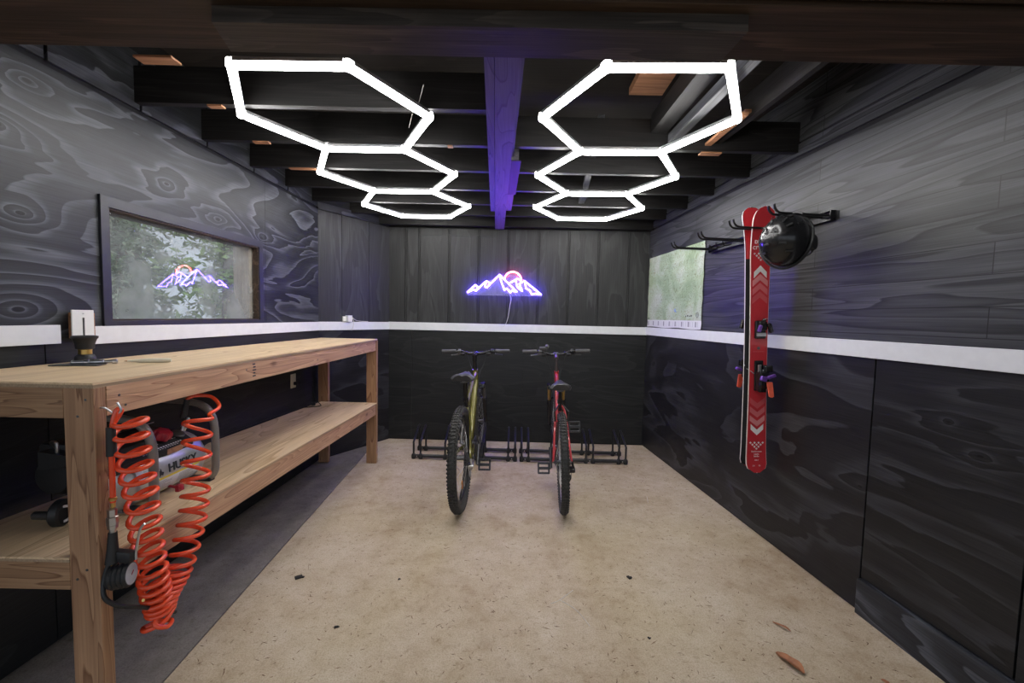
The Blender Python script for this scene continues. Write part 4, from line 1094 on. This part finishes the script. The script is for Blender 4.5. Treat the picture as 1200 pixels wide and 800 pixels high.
for k in range(26): b.box(s0 + .02 + k * .039, s0 + .022 + k * .039 + .018 * (k % 3 == 0), -.0085, -.0078, z0 + .016, z0 + .060)
b.build('legend_print', 'label_grey', MP)
b = MB(); cx_ = s1 - .065
b.tube([(cx_ + .020 * math.cos(a), -.0088, 1.425 + .022 * math.sin(a)) for a in [k * PI / 12 for k in range(24)]], .0012, 5, closed=True)
b.tube([(cx_, -.0088, 1.398), (cx_, -.0088, 1.452)], .001, 5); b.tube([(cx_ - .02, -.0088, 1.425), (cx_ + .02, -.0088, 1.425)], .001, 5)
for k in range(4): b.box(cx_ - .19 + k * .03, cx_ - .175 + k * .03, -.009, -.0082, 1.410, 1.420 + .006 * (k % 2))
b.box(s0 + .02, s0 + .05, -.009, -.0082, 1.388, 1.398)
b.build('compass_print', 'ink', MP)
mat['lake'] = simple('map lake blue', (.25, .38, .62), .6)
b = MB(); b.lathe([(.016, 0), (.016, .0006)], (s0 + .60, -.0085, 1.47), (0, -1, 0), 9); b.lathe([(.009, 0), (.009, .0006)], (s0 + .62, -.0085, 1.456), (0, -1, 0), 7); b.build('lake_print', 'lake', MP)

# ------------------------------------------------------------------ switch, outlets
def plate(name, label, cat, origin, rotz, w_, h, m, dimmer=False):
    t = thing(name, label, cat, origin, (0, 0, rotz))
    MB().box(-w_ / 2, w_ / 2, -.006, 0, -h / 2, h / 2, .0025).build('cover_plate', m, t)
    return t
p = LWp(1.735, .028, 1.300)
SW = plate('dimmer_switch', 'white dimmer switch on a box standing out of the left wall above the workbench', 'light switch', p, al, .088, .125, 'white')
MB().box(-.028, .052, .0, .028, -.056, .050).build('switch_box', 'bare', SW)
MB().box(-.003, .003, -.008, -.005, -.045, .030).build('slider_slot', 'grip', SW)
MB().lathe([(.003, 0), (.003, .001)], (.0, -.006, .047), (0, -1, 0), 10).build('plate_screw', 'steel', SW)
p = LWp(3.36, .0, .81)
OU = plate('wall_outlet', 'cream wall outlet below the workbench top with a black plug in it', 'power outlet', p, al, .072, .115, 'cream')
MB().obox((.012, -.018, -.022), (.028, .03, .026), Euler((0, 0, 0)), .004).build('plug', 'black', OU)
o = MB().tube(smooth_path([LWp(3.372, .03, .79), LWp(3.42, .07, .785), LWp(3.50, .09, .74), LWp(3.52, .09, .66), LWp(3.54, .12, .60), LWp(3.50, .16, .578), LWp(3.44, .10, .578), LWp(3.35, .05, .582), LWp(2.9, .04, .592), LWp(2.4, .05, .600), LWp(2.1, .2, .606), LWp(1.95, .25, .62)]), .0035, 8).build('extension_cord', 'black', smooth=True)
tag(o, 'black power cord from the low wall outlet down onto the workbench shelf', 'cord')
b = MB(); b.obox(LWp(3.50, .10, .594), (.03, .06, .022), Euler((0, 0, .4)), .004); 
tag(b.build('cord_bundle', 'black'), 'small black bundle of cord lying at the back corner of the workbench shelf', 'cord')
def APt(s_, off, z): 
    d = (AD - AC).normalized(); n = Vector((d.y, -d.x)); p = AC + d * s_ + n * off; return Vector((p.x, p.y, z))
AP_ = thing('power_adapter', 'small violet-lit plug adapter above the white board on the angled wall', 'power adapter', APt(.29, .0, 1.318), (0, 0, aa))
MB().box(-.045, -.012, -.02, 0, -.02, .028, .002).build('socket', 'white', AP_)
MB().box(-.012, .040, -.045, -.001, -.024, .038, .004).build('adapter_body', 'white', AP_)
MB().tube(smooth_path([(.040, -.03, .02), (.060, -.03, .01), (.10, -.02, -.01), (.16, -.012, -.018), (.25, -.010, -.021)], 5), .0028, 6).tube(smooth_path([(.045, -.03, .015), (.062, -.035, -.02), (.055, -.035, -.07), (.040, -.03, -.11)], 5), .0024, 6).build('white_cable', 'pale', AP_)

# ------------------------------------------------------------------ things on the bench top
NZ = thing('hose_nozzle', 'black flared hose nozzle with a brass ring standing on the workbench', 'hose nozzle', (-1.735, 1.665, 1.151))
NZ.scale = (.88, .88, 1.0)
MB().lathe([(.034, 0), (.036, .004), (.036, .020), (.030, .030), (.024, .033)], seg=28).build('nozzle_base', 'black', NZ, smooth=True)
MB().lathe([(.0235, .031), (.0235, .052)], seg=28).build('brass_ring', 'brass', NZ, smooth=True)
MB().lathe([(.024, .052), (.032, .056), (.034, .075), (.041, .094), (.0455, .098), (.0465, .106), (.040, .108), (.030, .100), (.004, .098)], seg=28).build('flared_head', 'black', NZ, smooth=True)
FT = thing('hose_coupler', 'silver air hose coupler lying on the workbench in front of the nozzle', 'hose coupler', (-1.62, 1.595, 1.162), (0, 0, .55))
MB().lathe([(.006, -.07), (.0085, -.068), (.0085, -.035), (.011, -.033), (.011, -.02), (.007, -.018), (.007, -.008), (.010, -.006), (.010, .022), (.007, .024), (.0065, .045), (.0085, .047), (.0085, .06), (.005, .062)], (0, 0, 0), (1, 0, 0), 18).build('coupler_body', 'steel', FT, smooth=True)
MB().lathe([(.0115, -.028), (.0115, -.022)], (0, 0, 0), (1, 0, 0), 6).build('hex_nut', 'steel', FT)
o = MB().obox((-1.66, 1.565, 1.1535), (.15, .055, .004), Euler((0, 0, .25)), .001).build('metal_plate', 'darksteel'); tag(o, 'thin dark metal strip lying under the silver coupler on the workbench', 'metal strip')
PC = thing('marker_pen', 'beige tapered marker lying on the workbench beside the coupler', 'pen', (-1.50, 1.70, 1.159), (0, 0, .42))
MB().lathe([(.0025, -.075), (.005, -.055), (.008, -.035), (.009, .0), (.009, .06), (.007, .068)], (0, 0, 0), (1, 0, 0), 16).build('pen_body', 'cream', PC, smooth=True)
MB().lathe([(.0005, -.086), (.0024, -.075)], (0, 0, 0), (1, 0, 0), 10).build('pen_tip', 'bare', PC)

# ------------------------------------------------------------------ air compressor on the shelf
CP = thing('air_compressor', 'silver portable air compressor with grey tube frame on the workbench shelf', 'air compressor', (0, -.080, -.010))
cx, cz, cr0 = -1.475, .735, .108; y0, y1 = 1.555, 1.90
prof = [(.01, y0 - .045), (.05, y0 - .04), (.085, y0 - .024), (.103, y0 - .002), (cr0, y0 + .02), (cr0, y1 - .02), (.103, y1 + .002), (.085, y1 + .024), (.05, y1 + .04), (.01, y1 + .045)]
MB().lathe(prof, (cx, 0, cz), (0, 1, 0), 48).build('tank', 'tank', CP, smooth=True)
def on_tank(y, ang, r_=cr0 + .0008): return Vector((cx + math.cos(ang) * r_, y, cz + math.sin(ang) * r_))
def decal(ya, yb, a0, a1, name, m, dr=0):
    b = MB(); n = 8; A = []
    for i in range(n + 1):
        a = a0 + (a1 - a0) * i / n
        A.append([b.bm.verts.new(on_tank(ya, a, cr0 + .0008 + dr)), b.bm.verts.new(on_tank(yb, a, cr0 + .0008 + dr))])
    for i in range(n): b.bm.faces.new((A[i][0], A[i][1], A[i + 1][1], A[i + 1][0]))
    return b.build(name, m, CP)
decal(1.615, 1.86, -.80, -.22, 'warning_label', 'label_white'); decal(1.615, 1.86, -.22, -.14, 'label_band', 'yellow')
decal(1.56, 1.59, .55, .72, 'label_band', 'yellow'); decal(1.56, 1.59, .1, .55, 'warning_label', 'label_white')
b = MB()
for k in range(9):
    for c in (0, 1):
        a = -.28 - k * .052; ya = 1.62 + c * .120; yb = ya + (.10 if k % 3 else .07)
        A = [b.bm.verts.new(on_tank(ya + .012, a, cr0 + .0014)), b.bm.verts.new(on_tank(yb, a, cr0 + .0014)), b.bm.verts.new(on_tank(yb, a - .02, cr0 + .0014)), b.bm.verts.new(on_tank(ya + .012, a - .02, cr0 + .0014))]
        b.bm.faces.new(A)
b.build('label_print', 'label_grey', CP)
# brand lettering on the tank, with the dog-head mark as a small ink shape
ang = .09
Mx = Matrix.Translation(on_tank(1.768, ang, cr0 + .001)) @ Matrix.Rotation(-ang, 4, 'Y') @ Matrix(((0, 0, 1, 0), (1, 0, 0, 0), (0, 1, 0, 0), (0, 0, 0, 1)))
text_mesh('lettering', 'HUSKY', .046, 'ink', CP, Mx, ext=.001, bold=.0012)
b = MB(); o_ = [(-.022, -.006), (-.012, -.004), (-.006, .010), (0, .003), (.006, .012), (.008, .0), (.018, -.004), (.012, -.016), (.004, -.011), (-.004, -.020), (-.008, -.011)]
Mk = Matrix.Translation(on_tank(1.655, ang, cr0 + .001)) @ Matrix.Rotation(-ang, 4, 'Y')
exk, eyk, ezk = (Mk.to_3x3() @ Vector((0, 1, 0))), (Mk.to_3x3() @ Vector((0, 0, 1))), (Mk.to_3x3() @ Vector((1, 0, 0)))
b.prism(o_, Mk.translation, exk, eyk, ezk * .0012); b.build('dog_head_mark', 'ink', CP)
# control housing on top
b = MB(); b.prism([(-.03, .105), (.085, .055), (.100, .070), (.10, .088), (.045, .128), (-.14, .150), (-.14, .085)], (cx, 1.46, cz), (1, 0, 0), (0, 0, 1), (0, .375, 0)); b.build('control_housing', 'black', CP)
dn = Vector((.04, 0, .055)).normalized()
b = MB()
pf = lambda t_, y, o=.001: Vector((cx + .045 + .055 * t_, y, cz + .128 - .040 * t_)) + Vector((.588, 0, .809)) * o
for (ya, yb, t0, t1) in ((1.60, 1.80, .72, .80), (1.60, 1.78, .86, .90), (1.66, 1.70, .45, .50), (1.56, 1.59, .7, .75), (1.76, 1.79, .4, .45)):
    n = max(1, int((yb - ya) / .012))
    for i in range(n):
        a_, c_ = ya + i * .012, ya + i * .012 + .008
        b.bm.faces.new([b.bm.verts.new(pf(*p_)) for p_ in ((t0, a_), (t0, c_), (t1, c_), (t1, a_))])
b.build('panel_print', 'label_white', CP)
b = MB(); b.prism([(0, 0), (.0, -.022), (.07, -.022), (.10, 0)], (cx + .101, 1.70, cz + .086), (0, 1, 0), (0, 0, 1), (.001, 0, 0)); b.build('cardboard_tag', 'bare', CP)
for yy in (1.50, 1.57):
    MB().tube([(cx - .10, yy, cz + .149), (cx - .10, yy + .30, cz + .149)], .0025, 6).build('trim_line', 'steel', CP)
kc = pf(.15, 1.725, .0); nrm = Vector((.45, 0, .89))
b = MB(); b.lathe([(.012, 0), (.026, .004), (.029, .012), (.029, .026), (.024, .036), (.008, .038)], kc, nrm, 24)
u_ = nrm.orthogonal().normalized(); v_ = nrm.cross(u_).normalized()
for k in range(6):
    a = k * PI / 3; b.lathe([(.002, .004), (.011, .006), (.012, .026), (.006, .036), (.002, .037)], kc + (u_ * math.cos(a) + v_ * math.sin(a)) * .023, nrm, 10)
b.build('pressure_knob', 'knob', CP, smooth=True)
MB().lathe([(.003, 0), (.024, .002), (.025, .010), (.020, .013), (.003, .014)], pf(.30, 1.80, 0), nrm, 24).build('gauge', 'darksteel', CP, smooth=True)
MB().lathe([(.009, 0), (.009, .012), (.013, .014), (.013, .030), (.010, .034), (.010, .05), (.007, .055)], (-1.365, 1.77, .880), (.25, .2, .95), 14).build('outlet_coupler', 'steel', CP, smooth=True)
# frame: two bent loops joined by a grip bar
def loop(y):
    return [(-1.40, y + .0, .622), (-1.362, y, .627), (-1.336, y, .655), (-1.330, y, .70), (-1.330, y, .84), (-1.345, y, .915), (-1.385, y, .957), (-1.46, y, .975), (-1.55, y, .980)]
b = MB()
b.tube(smooth_path(loop(1.585), 5), .0155, 14)
b.tube(smooth_path(loop(1.905), 5), .0155, 14)
b.tube(smooth_path([(-1.55, 1.905, .980), (-1.585, 1.89, .982), (-1.60, 1.85, .982), (-1.60, 1.64, .982), (-1.585, 1.60, .982), (-1.55, 1.585, .980)], 5), .0155, 14)
b.tube([(-1.40, 1.585, .622), (-1.58, 1.585, .622)], .0155, 12); b.tube([(-1.40, 1.905, .618), (-1.58, 1.905, .618)], .0155, 12)
b.build('carry_frame', 'frame_grey', CP, smooth=True)
MB().tube([(-1.585, 1.906, .9815), (-1.582, 1.89, .982), (-1.60, 1.85, .982), (-1.60, 1.64, .982)], .020, 14).build('handle_grip', 'black', CP, smooth=True)
for yy in (1.585, 1.905):
    MB().box(-1.44, -1.345, yy - .015, yy + .015, .622 - (yy - 1.585) * .02 - .004, .640 - (yy - 1.585) * .02, .003).build('rubber_foot', 'black', CP)
b = MB(); b.lathe([(.004, -.012), (.011, -.012), (.012, .006), (.005, .012)], (-1.352, 1.73, .655), (1, 0, -.3), 12); b.tube([(-1.40, 1.73, .66), (-1.34, 1.73, .650)], .005, 8); b.box(-1.36, -1.345, 1.715, 1.745, .640, .668, .002); b.build('drain_valve', 'knob', CP)
# motor and wheels behind
b = MB(); b.lathe([(.02, 0), (.060, .004), (.070, .02), (.070, .15), (.06, .17), (.02, .175)], (-1.62, 1.50, .78), (0, 1, 0), 28)
for k in range(7): b.lathe([(.074, .03 + k * .018), (.074, .036 + k * .018)], (-1.62, 1.50, .78), (0, 1, 0), 28)
b.box(-1.66, -1.56, 1.50, 1.70, .84, .90, .01)
b.build('motor', 'black', CP, smooth=True)
MB().tube(smooth_path([(-1.595, 1.505, .88), (-1.595, 1.485, .91), (-1.565, 1.475, .912), (-1.565, 1.475, .87)], 4), .005, 8).build('air_pipe', 'steel', CP, smooth=True)
b = MB(); b.lathe([(.010, -.016), (.040, -.016), (.046, -.010), (.046, .010), (.040, .016), (.010, .016)], (-1.56, 1.475, .667), (.95, .3, 0), 24); b.build('wheel', 'black', CP, smooth=True)
MB().lathe([(.022, .018), (.030, .018), (.030, .022), (.022, .022)], (-1.56, 1.473, .667), (.95, -.3, 0), 24, closed_prof=True).build('wheel_ring', 'label_white', CP)
MB().tube([(-1.64, 1.465, .66), (-1.55, 1.465, .66)], .014, 12).build('wheel_axle', 'darksteel', CP, smooth=True)

# ------------------------------------------------------------------ coiled hose and tyre inflator
HK = thing('screw_hook', 'small bent steel hook screwed to the near leg of the workbench', 'hook', (-1.232, 1.219, 1.072))
MB().tube(smooth_path([(-.012, 0, .0), (.010, .003, .0), (.018, .010, -.010), (.030, .018, -.022), (.042, .022, -.010), (.034, .018, .014)], 5), .003, 8).build('hook_wire', 'steel', HK, smooth=True)
HS = thing('coiled_air_hose', 'bright orange coiled air hose hanging from the near bench leg hook to the compressor', 'air hose', (0, 0, 0))
b = MB()
pts = [(-1.208, 1.224, .78), (-1.208, 1.226, .95), (-1.206, 1.230, 1.02), (-1.200, 1.238, 1.062), (-1.196, 1.246, 1.056), (-1.185, 1.25, 1.03)]
# coil: centre path, radius, pitch
def lerp_path(pth, t):
    n = len(pth) - 1; i = min(int(t * n), n - 1); f_ = t * n - i
    P_ = [Vector(p_) for p_ in pth]; a = P_[max(i - 1, 0)]; b_ = P_[i]; c = P_[i + 1]; d = P_[min(i + 2, n)]
    return .5 * ((2 * b_) + (c - a) * f_ + (2 * a - 5 * b_ + 4 * c - d) * f_ * f_ + (3 * b_ - a - 3 * c + d) * f_ ** 3)
def coil(cpath, r0, r1, dens, ph0=0, tilt=(0, 0), sgn=1):
    """helix around a mostly vertical centre path; dens(t) gives relative turns"""
    N_ = 1400; turns = 0; out_ = []
    ts = [i / N_ for i in range(N_ + 1)]
    for t_ in ts:
        out_.append((t_, turns)); turns += dens(t_) / N_
    res = []
    last = -1
    for t_, tr_ in out_:
        if int(tr_ * 18) == last: continue
        last = int(tr_ * 18)
        c = lerp_path(cpath, t_); a = ph0 + sgn * tr_ * 2 * PI; r_ = r0 + (r1 - r0) * t_
        dx, dy = math.cos(a) * r_, math.sin(a) * r_
        res.append(c + Vector((dx, dy, dx * tilt[0] + dy * tilt[1])))
    return res
left = [(-1.183, 1.262, 1.03), (-1.180, 1.262, .96), (-1.175, 1.266, .88), (-1.17, 1.276, .80), (-1.17, 1.286, .70), (-1.17, 1.296, .60), (-1.17, 1.310, .50), (-1.17, 1.322, .42), (-1.168, 1.335, .36)]
rightp = [(-1.168, 1.335, .36), (-1.167, 1.350, .395), (-1.167, 1.385, .425), (-1.168, 1.42, .465), (-1.17, 1.46, .54), (-1.17, 1.487, .62), (-1.172, 1.502, .70), (-1.178, 1.516, .79), (-1.19, 1.54, .89), (-1.20, 1.56, .965)]
c1 = coil(left, .040, .036, lambda t_: 13 + 14 * t_ ** 2, ph0=-2.3, tilt=(.05, .32))
c2 = coil(rightp, .034, .044, lambda t_: 20 + 8 * max(0, .4 - t_) / .4 - 9 * t_, ph0=c1 and 0.6, tilt=(-.05, -.30))
bot = [Vector((-1.150, 1.29, .345)), Vector((-1.128, 1.31, .318)), Vector((-1.150, 1.355, .306)), Vector((-1.190, 1.35, .304)), Vector((-1.205, 1.31, .312)), Vector((-1.175, 1.285, .322)), Vector((-1.138, 1.31, .335))]
full = smooth_path(pts[:-1] + [c1[0]], 5)[:-1] + c1 + smooth_path([c1[-1]] + bot + [c2[0]], 5)[1:-1] + c2
endp = smooth_path([c2[-1], (-1.215, 1.64, .955), (-1.24, 1.73, .965), (-1.29, 1.75, 1.003), (-1.335, 1.71, 1.012), (-1.352, 1.695, .995)], 6)[1:]
full = [Vector(p_) for p_ in full] + endp
b.tube(full, .0075, 10); b.build('coiled_tube', 'orange', HS, smooth=True)
MB().tube([(-1.208, 1.225, 1.012), (-1.208, 1.225, .925)], [.0115, .0130], 14).build('strain_relief', 'black', HS, smooth=True)
MB().tube([(-1.350, 1.697, 1.000), (-1.363, 1.69, .925)], [.010, .012], 14).build('strain_relief', 'black', HS, smooth=True)
MB().lathe([(.006, 0), (.006, .02), (.010, .022), (.010, .030), (.007, .032)], (-1.208, 1.224, .765), (0, 0, 1), 12).build('brass_fitting', 'brass', HS, smooth=True)
INF = thing('tyre_inflator', 'black tyre inflator gun with round dial gauge hanging beside the bench leg', 'tyre inflator', (-1.200, 1.218, .64))
MB().lathe([(.008, .060), (.013, .062), (.013, .072), (.0145, .074), (.0145, .098), (.012, .100), (.012, .122), (.008, .124)], (-.006, 0, 0), (0, 0, 1), 6).build('coupler', 'steel', INF)
MB().lathe([(.008, .045), (.008, .062)], (-.006, 0, 0), (0, 0, 1), 12).build('coupler_neck', 'steel', INF, smooth=True)
MB().tube([(-.006, 0, .050), (-.007, -.001, .0), (-.008, -.004, -.045)], [.011, .014, .017], 12).obox((.018, .006, -.028), (.060, .024, .034), Euler((0, .08, 0)), .004).build('gun_body', 'black', INF, smooth=True)
MB().tube(smooth_path([(.052, .012, -.042), (.050, .014, -.02), (.056, .016, .02), (.062, .018, .052), (.074, .020, .068)], 5), .0035, 8).build('trigger_lever', 'steel', INF, smooth=True)
MB().lathe([(.005, -.030), (.034, -.030), (.038, -.022), (.034, -.017), (.038, -.010), (.034, -.005), (.038, .002), (.034, .007), (.038, .014), (.034, .020), (.005, .020)], (.018, .004, -.088), (.95, .28, .08), 26).build('gauge_housing', 'black', INF, smooth=True)
gf = MB().lathe([(.003, 0), (.030, 0), (.031, .002), (.003, .0022)], Vector((.018, .004, -.088)) + Vector((.95, .28, .08)).normalized() * .0195, (.95, .28, .08), 26).build('gauge_face', 'label_grey', INF, smooth=True)
MB().obox(Vector((.018, .004, -.088)) + Vector((.95, .28, .08)).normalized() * .0225, (.002, .004, .024), Euler((.2, .3, .7)), 0).build('gauge_needle', 'knob', INF)
MB().lathe([(.004, 0), (.006, .004), (.006, .016)], (-.012, -.004, -.062), (0, 0, 1), 10).build('brass_joint', 'brass', INF)
MB().tube(smooth_path([(-.012, -.01, -.045), (-.018, -.02, -.09), (-.004, -.035, -.130), (.010, -.02, -.165), (.022, .005, -.190), (.03, .05, -.225), (.035, .10, -.270), (.040, .14, -.305), (.040, .165, -.325)], 6), .0065, 10).build('rubber_hose', 'black', INF, smooth=True)
MB().tube([(.030, .055, -.205), (.020, .12, -.235), (.015, .15, -.25)], .005, 8).build('brass_chuck', 'brass', INF, smooth=True)

# ------------------------------------------------------------------ floor debris
b = MB()
for i in range(2600):
    x = random.uniform(-1.25, 1.66); y = random.uniform(.6, 4.2)
    if random.random() > (1.15 - .25 * y): 
        if random.random() > .35: continue
    if x > 1.44 + (4.43 - y) * .0925 - .03: continue
    L = random.uniform(.007, .028) * (1.8 if random.random() < .08 else 1); a = random.uniform(0, PI); wd = random.uniform(.0009, .0021)
    dx, dy = math.cos(a) * L / 2, math.sin(a) * L / 2; px, py = -math.sin(a) * wd, math.cos(a) * wd; bend = random.uniform(-.004, .004)
    h = .0018
    lo = [b.bm.verts.new(v_) for v_ in ((x - dx, y - dy, .0004), (x + px + bend, y + py, .0004), (x + dx, y + dy, .0004), (x - px + bend, y - py, .0004))]
    hi = b.bm.verts.new((x + bend, y, h))
    for k in range(4): b.bm.faces.new((lo[k], lo[(k + 1) % 4], hi))
o = b.build('pine_needles', 'needle'); o['kind'] = 'stuff'; o['label'] = 'scattered dry pine needles over the concrete floor'; o['category'] = 'pine needles'
def leaf(loc, L, W, rot, label, m='leaf_brown', nm='dry_leaf', cat='leaf'):
    b = MB(); n = 9; rows = []
    for i in range(n + 1):
        v = i / n; hw = W / 2 * math.sin(PI * min(1, v * .93 + .04)) ** .7 * (1 + .18 * math.sin(9 * v)); cv = .010 * math.sin(v * 5)
        rows.append([b.bm.verts.new((k * hw, (v - .5) * L, .003 + abs(k) * hw * .45 + cv * (L / .1) * .5 + .004)) for k in (-1, -.5, 0, .5, 1)])
    for i in range(n):
        for k in range(4): b.bm.faces.new((rows[i][k], rows[i][k + 1], rows[i + 1][k + 1], rows[i + 1][k]))
    o = b.build(nm, m, loc=loc, rotz=rot); s_ = o.modifiers.new('thick', 'SOLIDIFY'); s_.thickness = .0008
    return tag(o, label, cat)
leaf((1.150, 1.585, 0), .115, .045, .35, 'curled orange-brown dry leaf on the floor near the right wall')
leaf((1.245, 1.78, 0), .075, .014, .6, 'narrow dark dry leaf on the floor behind the larger orange leaf')
leaf((1.46, 1.50, 0), .03, .018, .2, 'small orange leaf fragment on the floor at the foot of the right wall')
def chip(x, y, s_, label):
    b = MB(); b.obox((0, 0, s_ * .22), (s_ * 1.6, s_, s_ * .45), Euler((.05, .06, random.uniform(0, 3))), s_ * .12); b.obox((s_ * .8, s_ * .2, s_ * .15), (s_ * .8, s_ * .5, s_ * .3), Euler((0, 0, random.uniform(0, 3))), s_ * .08)
    tag(b.build('debris_chip', 'debris', loc=(x, y, 0)), label, 'debris')
chip(-1.078, 2.054, .022, 'dark chip on the floor near the workbench shelf edge')
chip(.650, 2.113, .016, 'small dark chip on the floor right of the red bike')
chip(-.742, 1.723, .011, 'tiny dark crumb on the floor in the left foreground')
chip(-.560, 2.06, .008, 'tiny dark crumb on the middle of the floor left of the olive bike line')
chip(.62, 1.70, .008, 'tiny dark crumb on the right foreground of the floor')
o = MB().tube(smooth_path([(.215, 1.90, .003), (.26, 1.925, .004), (.335, 2.0, .003)], 4), .0013, 5).tube(smooth_path([(.26, 1.925, .004), (.33, 1.86, .003), (.375, 1.76, .003)], 4), .0013, 5).build('plant_stalk', 'pale')
tag(o, 'thin pale forked stalk on the floor in front of the red bike', 'stalk')
o = MB().tube([(1.05, 3.02, .003), (1.075, 3.12, .004)], .0013, 5).build('plant_stalk', 'pale'); tag(o, 'thin pale straight stalk on the floor near the right wall', 'stalk')

# ------------------------------------------------------------------ trees outside the window
def tree(x, y, h, r, n, m, label, low=.1, leaf_s=.11, grp='trees outside the window'):
    t = thing('tree', label, 'tree', (x, y, -.15), group=grp)
    MB().tube([(0, 0, -.1), (.03, .02, h * .5), (0, 0, h * .95)], [.10 + h * .012, .07 + h * .006, .02], 10).build('trunk', 'bark', t, smooth=True)
    b = MB()
    nb = 60
    for i in range(nb):
        z = h * (low + (1 - low) * i / nb); a = i * 2.399 + random.uniform(-.3, .3)
        rr = r * (1 - (z / h) * .75) * random.uniform(.6, 1.1)
        for k in range(int(n / nb)):
            f_ = random.random() ** .6; d = rr * f_
            cx_, cy_, cz_ = math.cos(a) * d + random.gauss(0, .10), math.sin(a) * d + random.gauss(0, .10), z - .18 * f_ * rr + random.gauss(0, .07)
            s_ = leaf_s * random.uniform(.5, 1.3); v1 = Vector((random.gauss(0, 1), random.gauss(0, 1), random.gauss(0, .6))).normalized() * s_; v2 = v1.cross(Vector((random.gauss(0, 1), random.gauss(0, 1), random.gauss(0, 1)))).normalized() * s_ * .28
            c = Vector((cx_, cy_, cz_)); b.bm.faces.new([b.bm.verts.new(c - v1), b.bm.verts.new(c + v2), b.bm.verts.new(c + v1), b.bm.verts.new(c - v2)])
    b.build('foliage', m, t)
tree(-3.9, 5.7, 5.5, .95, 5400, 'foliage3', 'bright green tree just outside the window, at the right of its view', leaf_s=.075)
tree(-5.7, 5.6, 6.0, .85, 5400, 'foliage2', 'pale thin tree at the left edge of the window view', leaf_s=.075)
tree(-4.9, 7.7, 6.5, 1.05, 5400, 'foliage2', 'pale grey-green tree in the middle of the window view', leaf_s=.085)
tree(-7.3, 7.7, 6.5, 1.3, 5400, 'foliage', 'dark green conifer behind the left part of the window view', leaf_s=.09)
tree(-6.9, 10.6, 8.0, 1.4, 5400, 'foliage2', 'tall pale tree far behind the middle of the window view', leaf_s=.12)
tree(-9.9, 10.8, 9.0, 1.6, 5400, 'foliage3', 'tall green tree far behind the left of the window view', leaf_s=.13)
tree(-8.6, 14.2, 10.0, 1.8, 5400, 'foliage', 'tallest dark tree farthest away in the window view', leaf_s=.16)
